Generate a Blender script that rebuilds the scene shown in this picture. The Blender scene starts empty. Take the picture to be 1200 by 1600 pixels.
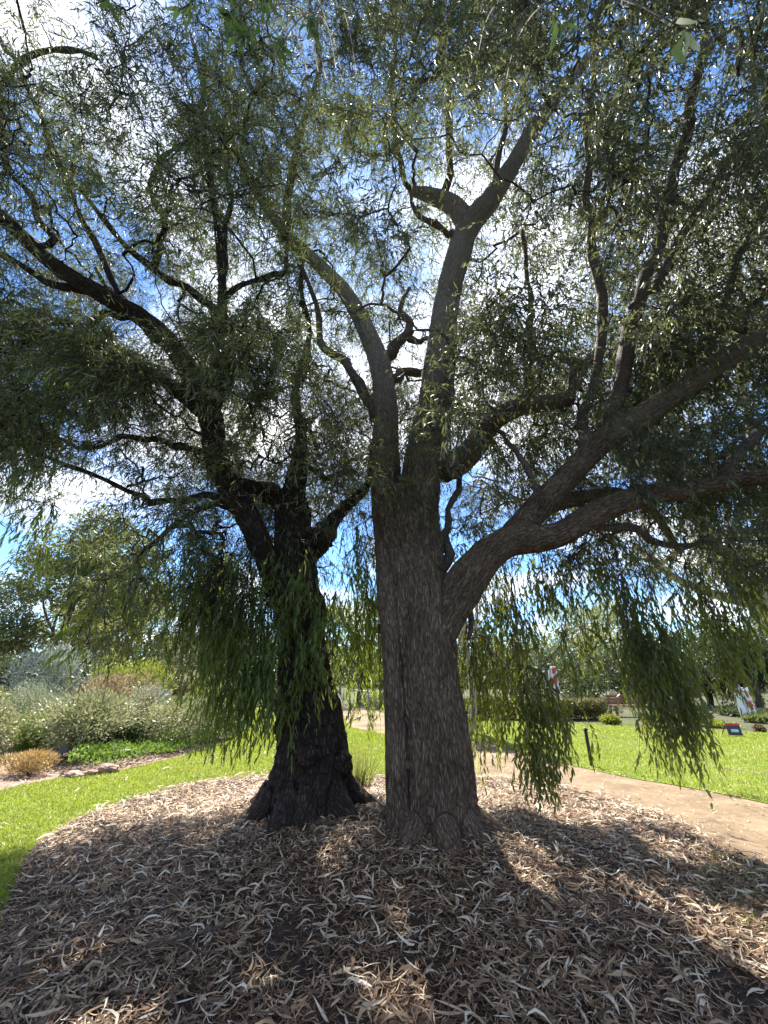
import bpy, bmesh, math, random
import numpy as np
from mathutils import Vector, Matrix

random.seed(7)
RNG = np.random.default_rng(7)
R = math.radians
scene = bpy.context.scene
COL = scene.collection

# ------------------------------------------------------------------ camera, world, sun
F = 600.0 / 1200.0            # focal length over image width
PITCH = R(23.0)
EYE = np.array([0.0, 0.0, 1.6])
cam_d = bpy.data.cameras.new("camera")
cam_d.sensor_fit = 'HORIZONTAL'
cam_d.sensor_width = 36.0
cam_d.lens = 36.0 * F
cam_d.clip_start = 0.05
cam_d.clip_end = 2000
cam = bpy.data.objects.new("camera", cam_d)
cam.location = EYE
cam.rotation_euler = (R(90) + PITCH, 0, 0)
COL.objects.link(cam)
scene.camera = cam

SUN_EL, SUN_AZ = R(58.0), R(-10.0)      # azimuth from +Y, positive towards +X
world = bpy.data.worlds.new("World")
scene.world = world
world.use_nodes = True
wn, wl = world.node_tree.nodes, world.node_tree.links
wn.clear()
w_out = wn.new('ShaderNodeOutputWorld')
w_bg = wn.new('ShaderNodeBackground')
w_sky = wn.new('ShaderNodeTexSky')
w_sky.sky_type = 'NISHITA'
w_sky.sun_disc = False
w_sky.sun_elevation = SUN_EL
w_sky.sun_rotation = SUN_AZ
w_sky.air_density = 1.0
w_sky.dust_density = 0.2
w_sky.ozone_density = 5.0
w_bg.inputs['Strength'].default_value = 0.064
# clouds: noise on a flat layer overhead
w_tc = wn.new('ShaderNodeTexCoord')
w_sep = wn.new('ShaderNodeSeparateXYZ')
w_add = wn.new('ShaderNodeMath'); w_add.operation = 'ADD'; w_add.inputs[1].default_value = 0.22
w_max = wn.new('ShaderNodeMath'); w_max.operation = 'MAXIMUM'; w_max.inputs[1].default_value = 0.05
w_dx = wn.new('ShaderNodeMath'); w_dx.operation = 'DIVIDE'
w_dy = wn.new('ShaderNodeMath'); w_dy.operation = 'DIVIDE'
w_cmb = wn.new('ShaderNodeCombineXYZ'); w_cmb.inputs['Z'].default_value = 3.3
w_noi = wn.new('ShaderNodeTexNoise')
w_noi.inputs['Scale'].default_value = 1.5
w_noi.inputs['Detail'].default_value = 9
w_noi.inputs['Roughness'].default_value = 0.56
w_noi.inputs['Distortion'].default_value = 0.3
w_rmp = wn.new('ShaderNodeValToRGB')
w_rmp.color_ramp.elements[0].position = 0.47
w_rmp.color_ramp.elements[1].position = 0.67
w_mix = wn.new('ShaderNodeMix'); w_mix.data_type = 'RGBA'
w_mix.inputs['B'].default_value = (7.6, 7.6, 7.7, 1)
wl.new(w_tc.outputs['Generated'], w_sep.inputs[0])
wl.new(w_sep.outputs['Z'], w_add.inputs[0]); wl.new(w_add.outputs[0], w_max.inputs[0])
wl.new(w_sep.outputs['X'], w_dx.inputs[0]); wl.new(w_max.outputs[0], w_dx.inputs[1])
wl.new(w_sep.outputs['Y'], w_dy.inputs[0]); wl.new(w_max.outputs[0], w_dy.inputs[1])
wl.new(w_dx.outputs[0], w_cmb.inputs['X']); wl.new(w_dy.outputs[0], w_cmb.inputs['Y'])
wl.new(w_cmb.outputs[0], w_noi.inputs['Vector'])
w_dot = wn.new('ShaderNodeVectorMath'); w_dot.operation = 'DOT_PRODUCT'
w_dot.inputs[1].default_value = (math.sin(SUN_AZ) * math.cos(SUN_EL), math.cos(SUN_AZ) * math.cos(SUN_EL), math.sin(SUN_EL))
w_cl = wn.new('ShaderNodeMath'); w_cl.operation = 'MAXIMUM'; w_cl.inputs[1].default_value = 0.0
w_pw = wn.new('ShaderNodeMath'); w_pw.operation = 'POWER'; w_pw.inputs[1].default_value = 14.0
w_cov = wn.new('ShaderNodeMath'); w_cov.operation = 'MULTIPLY_ADD'; w_cov.inputs[1].default_value = 0.07   # thin bright cloud round the sun
w_gl = wn.new('ShaderNodeMath'); w_gl.operation = 'MULTIPLY_ADD'; w_gl.inputs[1].default_value = 1.3; w_gl.inputs[2].default_value = 1.0
w_cc = wn.new('ShaderNodeVectorMath'); w_cc.operation = 'SCALE'; w_cc.inputs[0].default_value = (7.6, 7.6, 7.7)
wl.new(w_tc.outputs['Generated'], w_dot.inputs[0]); wl.new(w_dot.outputs['Value'], w_cl.inputs[0]); wl.new(w_cl.outputs[0], w_pw.inputs[0])
wl.new(w_pw.outputs[0], w_cov.inputs[0]); wl.new(w_noi.outputs['Fac'], w_cov.inputs[2]); wl.new(w_pw.outputs[0], w_gl.inputs[0])
wl.new(w_gl.outputs[0], w_cc.inputs['Scale']); wl.new(w_cc.outputs[0], w_mix.inputs['B'])
wl.new(w_cov.outputs[0], w_rmp.inputs[0])
wl.new(w_rmp.outputs['Color'], w_mix.inputs['Factor'])
w_tint = wn.new('ShaderNodeVectorMath'); w_tint.operation = 'MULTIPLY'; w_tint.inputs[1].default_value = (0.76, 0.93, 1.1)
wl.new(w_sky.outputs[0], w_tint.inputs[0]); wl.new(w_tint.outputs[0], w_mix.inputs['A'])
wl.new(w_mix.outputs['Result'], w_bg.inputs['Color'])
wl.new(w_bg.outputs[0], w_out.inputs['Surface'])

sun_d = bpy.data.lights.new("sun", 'SUN')
sun_d.energy = 4.4
sun_d.angle = R(0.53)
sun_d.color = (1.0, 0.95, 0.86)
sun = bpy.data.objects.new("sun", sun_d)
sdir = Vector((math.sin(SUN_AZ) * math.cos(SUN_EL), math.cos(SUN_AZ) * math.cos(SUN_EL), math.sin(SUN_EL)))
sun.rotation_euler = sdir.to_track_quat('Z', 'Y').to_euler()
sun.location = sdir * 60
COL.objects.link(sun)

scene.view_settings.view_transform = 'Standard'
scene.view_settings.look = 'None'
scene.view_settings.gamma = 1.0
scene.view_settings.exposure = 2.2
scene.cycles.max_bounces = 8
scene.cycles.transparent_max_bounces = 8

# ------------------------------------------------------------------ geometry of the view
CP, SP = math.cos(PITCH), math.sin(PITCH)
def ray(px, py):
    u = (px - 600.0) / 600.0
    v = (800.0 - py) / 600.0
    return np.array([u, CP - SP * v, SP + CP * v])
def P(px, py, Y):                 # the point in the place at forward distance Y
    d = ray(px, py)
    return EYE + d * (Y / d[1])
def G(px, py, z=0.0):             # the point of the ground
    d = ray(px, py)
    return EYE + d * ((z - EYE[2]) / d[2])
def depth(p):
    q = np.asarray(p) - EYE
    return q[..., 1] * CP + q[..., 2] * SP
def proj(p):
    q = np.asarray(p) - EYE
    dz = q[..., 1] * CP + q[..., 2] * SP
    vy = -q[..., 1] * SP + q[..., 2] * CP
    dz = np.where(np.abs(dz) < 1e-4, 1e-4, dz)
    return 600 + 600 * q[..., 0] / dz, 800 - 600 * vy / dz, dz

# ------------------------------------------------------------------ noise in numpy
def _h(ix, iy, iz):
    n = (ix * 374761393 + iy * 668265263 + iz * 2147483647 + 1013904223) & 0xffffffff
    n = ((n ^ (n >> 13)) * 1274126177) & 0xffffffff
    n = ((n ^ (n >> 16)) * 2246822519) & 0xffffffff
    return ((n ^ (n >> 15)) & 0xffffff) / float(0xffffff)
def vnoise(p):
    p = np.asarray(p, float)
    i = np.floor(p).astype(np.int64); f = p - i
    f = f * f * f * (f * (f * 6 - 15) + 10)
    x, y, z = i[:, 0], i[:, 1], i[:, 2]
    r = 0
    for dx in (0, 1):
        wx = f[:, 0] if dx else 1 - f[:, 0]
        for dy in (0, 1):
            wy = f[:, 1] if dy else 1 - f[:, 1]
            for dz in (0, 1):
                wz = f[:, 2] if dz else 1 - f[:, 2]
                r = r + wx * wy * wz * _h(x + dx, y + dy, z + dz)
    return r * 2 - 1
def fbm(p, o=4):
    a, s, r = 1.0, 0.0, 0
    p = np.asarray(p, float)
    for _ in range(o):
        r = r + a * vnoise(p); s += a; a *= 0.5; p = p * 2.03 + 17.3
    return r / s
def unit(v):
    return v / np.maximum(np.linalg.norm(v, axis=-1, keepdims=True), 1e-9)

# ------------------------------------------------------------------ mesh building
class Buf:
    def __init__(self): self.v = []; self.f = {}; self.n = 0; self.attr = []
    def add(self, v, faces, attr=None):
        v = np.asarray(v, float).reshape(-1, 3)
        for fa in faces:
            fa = np.asarray(fa, np.int64)
            if fa.size == 0: continue
            self.f.setdefault(fa.shape[1], []).append(fa + self.n)
        self.v.append(v); self.n += len(v)
        if attr is not None: self.attr.append(np.asarray(attr, float).reshape(-1, 3))
    def mesh(self, name, smooth=True):
        me = bpy.data.meshes.new(name)
        v = np.concatenate(self.v)
        me.vertices.add(len(v)); me.vertices.foreach_set("co", v.astype(np.float32).ravel())
        loops, starts, s = [], [], 0
        for k, fs in self.f.items():
            fs = np.concatenate(fs)
            loops.append(fs.ravel()); starts.append(s + np.arange(len(fs)) * k); s += fs.size
        loops = np.concatenate(loops); starts = np.concatenate(starts)
        me.loops.add(len(loops)); me.loops.foreach_set("vertex_index", loops.astype(np.int32))
        me.polygons.add(len(starts)); me.polygons.foreach_set("loop_start", starts.astype(np.int32))
        if smooth: me.polygons.foreach_set("use_smooth", np.ones(len(starts), bool))
        me.update(calc_edges=True)
        if self.attr:
            a = me.attributes.new("bark", 'FLOAT_VECTOR', 'POINT')
            a.data.foreach_set("vector", np.concatenate(self.attr).astype(np.float32).ravel())
        return me

def link(name, me, mat, parent=None, smooth=True):
    if isinstance(me, Buf): me = me.mesh(name, smooth)
    o = bpy.data.objects.new(name, me)
    if mat is not None and not me.materials: me.materials.append(mat)
    COL.objects.link(o)
    if parent is not None:
        o.parent = parent
        o.matrix_parent_inverse = Matrix.Translation(-Vector(parent.location))
    return o
def tag(o, label=None, cat=None, group=None, kind=None):
    if label: o["label"] = label
    if cat: o["category"] = cat
    if group: o["group"] = group
    if kind: o["kind"] = kind
    return o
def thing(name, label, cat, loc, group=None):
    o = bpy.data.objects.new(name, None)
    o.location = Vector(loc); o.empty_display_size = 0.2
    COL.objects.link(o)
    return tag(o, label, cat, group)

def smooth_path(pts, rad, sub=4):
    pts = np.asarray(pts, float); rad = np.asarray(rad, float)
    q = np.vstack([2 * pts[0] - pts[1], pts, 2 * pts[-1] - pts[-2]])
    out, ro = [], []
    for i in range(len(pts) - 1):
        a, b, c, d = q[i], q[i + 1], q[i + 2], q[i + 3]
        for k in range(sub):
            t = k / sub
            out.append(0.5 * (2 * b + (c - a) * t + (2 * a - 5 * b + 4 * c - d) * t * t + (3 * b - a - 3 * c + d) * t ** 3))
            ro.append(rad[i] * (1 - t) + rad[i + 1] * t)
    out.append(pts[-1]); ro.append(rad[-1])
    return np.array(out), np.array(ro)
def frames(p):
    t = unit(np.gradient(p, axis=0))
    n = np.zeros_like(t)
    a = np.array([1.0, 0, 0]) if abs(t[0, 0]) < 0.8 else np.array([0, 1.0, 0])
    n[0] = unit(a - t[0] * (a @ t[0]))
    for i in range(1, len(p)):
        v = n[i - 1] - t[i] * (n[i - 1] @ t[i])
        n[i] = unit(v)
    return t, n, np.cross(t, n)
def tube(buf, p, r, k=8, cap=True, bark=False, wob=0.0, seed=0.0):
    p = np.asarray(p, float); r = np.asarray(r, float)
    t, n, b = frames(p)
    ang = np.arange(k) * 2 * math.pi / k
    c, s = np.cos(ang), np.sin(ang)
    rr = r[:, None] * np.ones(k)
    L = np.concatenate([[0], np.cumsum(np.linalg.norm(np.diff(p, axis=0), axis=1))])
    if wob:
        q = np.stack([c[None] * np.ones((len(p), 1)) * 1.3 + seed, s[None] * np.ones((len(p), 1)) * 1.3, L[:, None] * 5 * np.ones(k)], -1).reshape(-1, 3)
        rr = rr * (1 + wob * fbm(q, 3).reshape(len(p), k))
    v = p[:, None] + rr[..., None] * (n[:, None] * c[None, :, None] + b[:, None] * s[None, :, None])
    i = np.arange(len(p) - 1)[:, None] * k; j = np.arange(k)[None]; j2 = (j + 1) % k
    quads = np.stack([i + j, i + j2, i + k + j2, i + k + j], -1).reshape(-1, 4)
    fs = [quads]
    if cap:
        fs.append(np.arange(k)[::-1][None]); fs.append((np.arange(k) + (len(p) - 1) * k)[None])
    at = None
    if bark:
        at = np.stack([r[:, None] * c[None] + seed, r[:, None] * s[None] + seed, L[:, None] * np.ones(k)], -1)
    buf.add(v.reshape(-1, 3), fs, at)
def tubes(buf, Pn, Rn, k=3):
    """many tubes of equal length at once: Pn (N,m,3), Rn (N,m)"""
    N, m, _ = Pn.shape
    t = unit(np.gradient(Pn, axis=1))
    a = np.where(np.abs(t[..., 2:3]) < 0.9, np.array([0, 0, 1.0]), np.array([1.0, 0, 0]))
    n = unit(np.cross(t, a)); b = np.cross(t, n)
    ang = np.arange(k) * 2 * math.pi / k
    v = Pn[:, :, None] + Rn[:, :, None, None] * (n[:, :, None] * np.cos(ang)[:, None] + b[:, :, None] * np.sin(ang)[:, None])
    base = (np.arange(N) * m * k)[:, None, None]
    i = np.arange(m - 1)[None, :, None] * k; j = np.arange(k)[None, None]; j2 = (j + 1) % k
    q = np.stack([base + i + j, base + i + j2, base + i + k + j2, base + i + k + j], -1).reshape(-1, 4)
    L = np.concatenate([np.zeros((N, 1)), np.cumsum(np.linalg.norm(np.diff(Pn, axis=1), axis=2), 1)], 1)
    at = np.stack([np.cos(ang)[None, None] * Rn[..., None] + Pn[:, :1, :1], np.sin(ang)[None, None] * Rn[..., None] + Pn[:, :1, 1:2], L[..., None] * np.ones(k)], -1)
    buf.add(v.reshape(-1, 3), [q], at)

def add_leaves(buf, base, d, up, L, W, bend=0.25, sickle=0.0):
    """lance-shaped leaves of three faces each"""
    N = len(base)
    if N == 0: return
    d = unit(d); s = unit(np.cross(d, up) + 1e-6); nrm = np.cross(s, d)
    L = L[:, None]; W = W[:, None]
    bd = (bend * RNG.normal(1, 0.5, (N, 1)))
    sk = sickle * RNG.normal(0, 1, (N, 1))
    def cl(t): return base + d * L * t - nrm * L * bd * t * t + s * L * sk * (t - t * t) * 1.2
    c1, c2 = cl(0.3), cl(0.68)
    v = np.stack([base, c1 - s * W * 0.5, c1 + s * W * 0.5, c2 - s * W * 0.36, c2 + s * W * 0.36, cl(1.0)], 1)
    o = (np.arange(N) * 6)[:, None]
    buf.add(v.reshape(-1, 3), [np.concatenate([o + np.array([[0, 2, 1]]), o + np.array([[3, 4, 5]])]), o + np.array([[1, 2, 4, 3]])])
def add_quads(buf, base, d, up, L, W):
    N = len(base); d = unit(d); s = unit(np.cross(d, up) + 1e-6)
    L = L[:, None]; W = W[:, None]
    m = base + d * L * 0.45
    v = np.stack([base, m + s * W * 0.5, base + d * L, m - s * W * 0.5], 1)
    o = (np.arange(N) * 4)[:, None]
    buf.add(v.reshape(-1, 3), [o + np.array([[0, 1, 2, 3]])])
def randdir(n):
    return unit(RNG.normal(0, 1, (n, 3)))

# ------------------------------------------------------------------ materials
def newmat(name):
    m = bpy.data.materials.new(name); m.use_nodes = True
    m.node_tree.nodes.clear()
    return m, m.node_tree.nodes, m.node_tree.links
def ramp(n, stops):
    r = n.new('ShaderNodeValToRGB')
    e = r.color_ramp.elements
    while len(e) > 1: e.remove(e[-1])
    e[0].position = stops[0][0]; e[0].color = (*stops[0][1], 1)
    for p, c in stops[1:]:
        x = e.new(p); x.color = (*c, 1)
    return r
def leaf_mat(name, cols, trans=(0.12, 0.2, 0.02), tf=0.35, rough=0.42, spec=0.5, noise=0.6):
    m, n, l = newmat(name)
    out = n.new('ShaderNodeOutputMaterial')
    geo = n.new('ShaderNodeNewGeometry')
    k = len(cols)
    rp = ramp(n, [(i / max(1, k - 1), c) for i, c in enumerate(cols)])
    tc = n.new('ShaderNodeTexCoord'); no = n.new('ShaderNodeTexNoise')
    no.inputs['Scale'].default_value = noise; no.inputs['Detail'].default_value = 2
    l.new(tc.outputs['Object'], no.inputs['Vector'])
    ad = n.new('ShaderNodeMath'); ad.operation = 'MULTIPLY_ADD'; ad.inputs[1].default_value = 0.6
    sb = n.new('ShaderNodeMath'); sb.operation = 'MULTIPLY_ADD'; sb.inputs[1].default_value = 1.4; sb.inputs[2].default_value = -0.5
    l.new(no.outputs['Fac'], sb.inputs[0])
    l.new(geo.outputs['Random Per Island'], ad.inputs[0]); l.new(sb.outputs[0], ad.inputs[2])
    l.new(ad.outputs[0], rp.inputs[0])
    pr = n.new('ShaderNodeBsdfPrincipled')
    pr.inputs['Roughness'].default_value = rough
    pr.inputs['Specular IOR Level'].default_value = spec
    l.new(rp.outputs[0], pr.inputs['Base Color'])
    tr = n.new('ShaderNodeBsdfTranslucent')
    mc = n.new('ShaderNodeMix'); mc.data_type = 'RGBA'; mc.blend_type = 'MIX'
    mc.inputs['Factor'].default_value = 0.65
    mc.inputs['B'].default_value = (*trans, 1)
    l.new(rp.outputs[0], mc.inputs['A']); l.new(mc.outputs['Result'], tr.inputs['Color'])
    mx = n.new('ShaderNodeMixShader'); mx.inputs[0].default_value = tf
    l.new(pr.outputs[0], mx.inputs[1]); l.new(tr.outputs[0], mx.inputs[2])
    l.new(mx.outputs[0], out.inputs['Surface'])
    return m
def bark_mat(name, dark, mid, light, scale=1.0, bump=0.02, stretch=0.16, strength=1.0, upper=None):
    m, n, l = newmat(name)
    out = n.new('ShaderNodeOutputMaterial'); pr = n.new('ShaderNodeBsdfPrincipled')
    at = n.new('ShaderNodeAttribute'); at.attribute_name = 'bark'
    mp = n.new('ShaderNodeVectorMath'); mp.operation = 'MULTIPLY'; mp.inputs[1].default_value = (scale, scale, scale * stretch)
    l.new(at.outputs['Vector'], mp.inputs[0])
    n1 = n.new('ShaderNodeTexNoise'); n1.inputs['Scale'].default_value = 44; n1.inputs['Detail'].default_value = 7; n1.inputs['Roughness'].default_value = 0.6; n1.inputs['Distortion'].default_value = 0.6
    n2 = n.new('ShaderNodeTexVoronoi'); n2.feature = 'DISTANCE_TO_EDGE'; n2.inputs['Scale'].default_value = 52
    n3 = n.new('ShaderNodeTexNoise'); n3.inputs['Scale'].default_value = 2.2; n3.inputs['Detail'].default_value = 4
    w = n.new('ShaderNodeVectorMath'); w.operation = 'MULTIPLY_ADD'; w.inputs[1].default_value = (0.035, 0.035, 0.035)
    l.new(n1.outputs['Color'], w.inputs[0]); l.new(mp.outputs[0], w.inputs[2])
    l.new(mp.outputs[0], n1.inputs['Vector']); l.new(w.outputs[0], n2.inputs['Vector']); l.new(at.outputs['Vector'], n3.inputs['Vector'])
    cr = n.new('ShaderNodeMapRange'); cr.inputs['From Max'].default_value = 0.3
    l.new(n2.outputs['Distance'], cr.inputs['Value'])
    hm = n.new('ShaderNodeMath'); hm.operation = 'MULTIPLY_ADD'; hm.inputs[1].default_value = 0.4
    l.new(cr.outputs[0], hm.inputs[0]); l.new(n1.outputs['Fac'], hm.inputs[2])
    rp = ramp(n, [(0.35, dark), (0.75, mid), (1.15 if False else 1.0, light)])
    ad = n.new('ShaderNodeMath'); ad.operation = 'MULTIPLY_ADD'; ad.inputs[1].default_value = 0.5; 
    sb = n.new('ShaderNodeMath'); sb.operation = 'SUBTRACT'; sb.inputs[1].default_value = 0.2
    l.new(n3.outputs['Fac'], ad.inputs[0]); l.new(hm.outputs[0], sb.inputs[0]); l.new(sb.outputs[0], ad.inputs[2])
    l.new(ad.outputs[0], rp.inputs[0])
    l.new(rp.outputs[0], pr.inputs['Base Color'])
    if upper:          # paler upper bark, with sunlight on the high stems put into the colour
        ge = n.new('ShaderNodeNewGeometry'); sx = n.new('ShaderNodeSeparateXYZ'); mr = n.new('ShaderNodeMapRange')
        mr.inputs['From Min'].default_value = 4.6; mr.inputs['From Max'].default_value = 7.0
        l.new(ge.outputs['Position'], sx.inputs[0]); l.new(sx.outputs['Z'], mr.inputs['Value'])
        up = ramp(n, [(0.3, upper[0]), (0.9, upper[1])]); l.new(ad.outputs[0], up.inputs[0])
        mm = n.new('ShaderNodeMix'); mm.data_type = 'RGBA'
        l.new(mr.outputs[0], mm.inputs['Factor']); l.new(rp.outputs[0], mm.inputs['A']); l.new(up.outputs[0], mm.inputs['B'])
        l.new(mm.outputs['Result'], pr.inputs['Base Color'])
    pr.inputs['Roughness'].default_value = 0.9; pr.inputs['Specular IOR Level'].default_value = 0.2
    bp = n.new('ShaderNodeBump'); bp.inputs['Strength'].default_value = strength; bp.inputs['Distance'].default_value = bump
    l.new(hm.outputs[0], bp.inputs['Height']); l.new(bp.outputs[0], pr.inputs['Normal'])
    l.new(pr.outputs[0], out.inputs['Surface'])
    return m
def noise_mat(name, stops, scale=5.0, bump=0.0, rough=0.9, detail=8, coord='Object', bscale=None, spec=0.2, metal=0.0):
    m, n, l = newmat(name)
    out = n.new('ShaderNodeOutputMaterial'); pr = n.new('ShaderNodeBsdfPrincipled')
    tc = n.new('ShaderNodeTexCoord')
    no = n.new('ShaderNodeTexNoise'); no.inputs['Scale'].default_value = scale; no.inputs['Detail'].default_value = detail; no.inputs['Roughness'].default_value = 0.62
    l.new(tc.outputs[coord], no.inputs['Vector'])
    rp = ramp(n, stops); l.new(no.outputs['Fac'], rp.inputs[0]); l.new(rp.outputs[0], pr.inputs['Base Color'])
    pr.inputs['Roughness'].default_value = rough; pr.inputs['Specular IOR Level'].default_value = spec; pr.inputs['Metallic'].default_value = metal
    if bump:
        n2 = n.new('ShaderNodeTexNoise'); n2.inputs['Scale'].default_value = bscale or scale * 4; n2.inputs['Detail'].default_value = 8
        l.new(tc.outputs[coord], n2.inputs['Vector'])
        bp = n.new('ShaderNodeBump'); bp.inputs['Strength'].default_value = 0.9; bp.inputs['Distance'].default_value = bump
        l.new(n2.outputs['Fac'], bp.inputs['Height']); l.new(bp.outputs[0], pr.inputs['Normal'])
    l.new(pr.outputs[0], out.inputs['Surface'])
    return m
def island_mat(name, stops, rough=0.7, trans=0.0, spec=0.3):
    m, n, l = newmat(name)
    out = n.new('ShaderNodeOutputMaterial'); pr = n.new('ShaderNodeBsdfPrincipled'); geo = n.new('ShaderNodeNewGeometry')
    rp = ramp(n, stops); l.new(geo.outputs['Random Per Island'], rp.inputs[0]); l.new(rp.outputs[0], pr.inputs['Base Color'])
    pr.inputs['Roughness'].default_value = rough; pr.inputs['Specular IOR Level'].default_value = spec
    if trans:
        tr = n.new('ShaderNodeBsdfTranslucent'); l.new(rp.outputs[0], tr.inputs['Color'])
        mx = n.new('ShaderNodeMixShader'); mx.inputs[0].default_value = trans
        l.new(pr.outputs[0], mx.inputs[1]); l.new(tr.outputs[0], mx.inputs[2]); l.new(mx.outputs[0], out.inputs['Surface'])
    else:
        l.new(pr.outputs[0], out.inputs['Surface'])
    return m

M_bark_grey = bark_mat("bark_grey", (0.024, 0.015, 0.009), (0.165, 0.11, 0.073), (0.31, 0.23, 0.16), 1.15, 0.035, 0.15, 1.0, ((0.12, 0.09, 0.07), (0.40, 0.34, 0.28)))
M_bark_black = bark_mat("bark_black", (0.013, 0.009, 0.007), (0.045, 0.031, 0.024), (0.10, 0.072, 0.056), 0.6, 0.04, 0.3)
M_branch_brown = bark_mat("bark_branch", (0.04, 0.03, 0.024), (0.10, 0.075, 0.06), (0.2, 0.16, 0.135), 1.6, 0.008, 0.3, 0.6)
M_branch_dark = bark_mat("bark_branch_dark", (0.012, 0.009, 0.008), (0.03, 0.022, 0.019), (0.065, 0.05, 0.043), 1.6, 0.008, 0.3, 0.6)
M_pale_bark = bark_mat("bark_pale", (0.2, 0.16, 0.13), (0.38, 0.33, 0.28), (0.52, 0.48, 0.43), 0.7, 0.006, 0.4, 0.5)
M_leaf_narrow = leaf_mat("leaf_narrow", [(0.034, 0.046, 0.022), (0.053, 0.068, 0.032), (0.08, 0.096, 0.047), (0.105, 0.12, 0.056), (0.12, 0.125, 0.06)], (0.21, 0.245, 0.06), 0.39, rough=.5, spec=.4)
M_leaf_fresh = leaf_mat("leaf_fresh", [(0.06, 0.09, 0.02), (0.09, 0.13, 0.03), (0.13, 0.175, 0.045)], (0.38, 0.46, 0.04), 0.52)
M_leaf_gum = leaf_mat("leaf_gum", [(0.045, 0.057, 0.038), (0.07, 0.085, 0.058), (0.095, 0.11, 0.076), (0.13, 0.14, 0.085)], (0.25, 0.275, 0.07), 0.42, rough=0.45, spec=.42)
M_leaf_hang = leaf_mat('leaf_hanging', [(0.04, 0.06, 0.014), (0.065, 0.09, 0.022), (0.09, 0.12, 0.03), (0.13, 0.15, 0.04)], (0.36, 0.40, 0.04), 0.5)
M_leaf_near = leaf_mat("leaf_near", [(0.06, 0.09, 0.035), (0.09, 0.13, 0.05), (0.13, 0.18, 0.06)], (0.2, 0.3, 0.05), 0.42, rough=.65, spec=.15)
# ------------------------------------------------------------------ ground
def poly_sheet(name, pts, z, mat, kind='structure'):
    bm = bmesh.new()
    vs = [bm.verts.new((p[0], p[1], z)) for p in pts]
    f = bm.faces.new(vs)
    if f.normal.z < 0 or True:
        bm.normal_update()
        if f.normal.z < 0: f.normal_flip()
    bmesh.ops.triangulate(bm, faces=[f])
    me = bpy.data.meshes.new(name); bm.to_mesh(me); bm.free()
    return tag(link(name, me, mat), kind=kind)
def inside(pts, x, y):
    pts = np.asarray(pts)[:, :2]; r = np.zeros(len(x), bool)
    n = len(pts); j = n - 1
    for i in range(n):
        xi, yi = pts[i]; xj, yj = pts[j]
        c = ((yi > y) != (yj > y)) & (x < (xj - xi) * (y - yi) / (yj - yi + 1e-12) + xi)
        r ^= c; j = i
    return r
def dens(pts, amp=0.05, step=0.35):
    """a denser, slightly ragged outline"""
    out = []
    n = len(pts)
    for i in range(n):
        a = np.array(pts[i][:2]); b = np.array(pts[(i + 1) % n][:2])
        k = max(1, int(min(np.linalg.norm(b - a) / step, 40)))
        for q in range(k): out.append(a + (b - a) * q / k)
    out = np.array(out)
    o = np.stack([out[:, 0] * 1.7, out[:, 1] * 1.7, np.zeros(len(out))], 1)
    out[:, 0] += amp * fbm(o, 2); out[:, 1] += amp * fbm(o + 31.7, 2)
    return out

M_soil = noise_mat("soil", [(0.3, (0.022, 0.015, 0.010)), (0.6, (0.055, 0.038, 0.027)), (0.8, (0.10, 0.07, 0.05))], 9, 0.03, bscale=40)
M_field = noise_mat("dry_ground", [(0.3, (0.03, 0.04, 0.015)), (0.6, (0.06, 0.06, 0.028)), (0.8, (0.1, 0.08, 0.05))], 0.6, 0.05)
M_path = noise_mat("gravel_path", [(0.3, (0.10, 0.07, 0.042)), (0.5, (0.175, 0.124, 0.076)), (0.75, (0.27, 0.2, 0.125))], 1.3, 0.02, bscale=90)
M_lawn = noise_mat("lawn_turf", [(0.3, (0.09, 0.13, 0.016)), (0.55, (0.14, 0.19, 0.022)), (0.75, (0.2, 0.23, 0.045))], 3.0, 0.03, bscale=90)
M_bed = noise_mat("bed_mulch", [(0.3, (0.10, 0.07, 0.05)), (0.55, (0.24, 0.17, 0.13)), (0.75, (0.36, 0.27, 0.21))], 14, 0.03, bscale=60)

gb = Buf(); S = 900.0
gb.add([(-S, -S, 0), (S, -S, 0), (S, S, 0), (-S, S, 0)], [np.array([[0, 1, 2, 3]])])
tag(link("ground", gb, M_field, smooth=False), kind='structure')

TA = G(680, 1318); TB = G(474, 1292)         # where the two trunks stand
def mound(x, y):
    h = 0.03 * fbm(np.stack([x * 0.8, y * 0.8, x * 0], 1), 3)
    for T, a, s in ((TA, 0.10, 0.9), (TB, 0.12, 1.0)):
        h = h + a * np.exp(-((x - T[0]) ** 2 + (y - T[1]) ** 2) / (2 * s * s))
    return h
# outlines, read off the ground
e_in = [(-420, 1590), (-150, 1500), (0, 1470), (22, 1390), (38, 1345), (62, 1315), (95, 1293), (150, 1268), (210, 1250), (280, 1231), (345, 1220), (420, 1212), (500, 1214), (560, 1220), (608, 1216)]
e_litter_right = [(760, 1215), (820, 1222), (880, 1232), (960, 1256), (1050, 1282), (1130, 1325), (1230, 1372), (1400, 1450)]
litter_poly = [G(*p) for p in e_in] + [G(*p) for p in e_litter_right] + [np.array([8.5, 1.2, 0]), np.array([6, -3, 0]), np.array([-6, -3, 0]), np.array([-7, 1.0, 0])]
litter_out = dens(litter_poly, 0.12)
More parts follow.
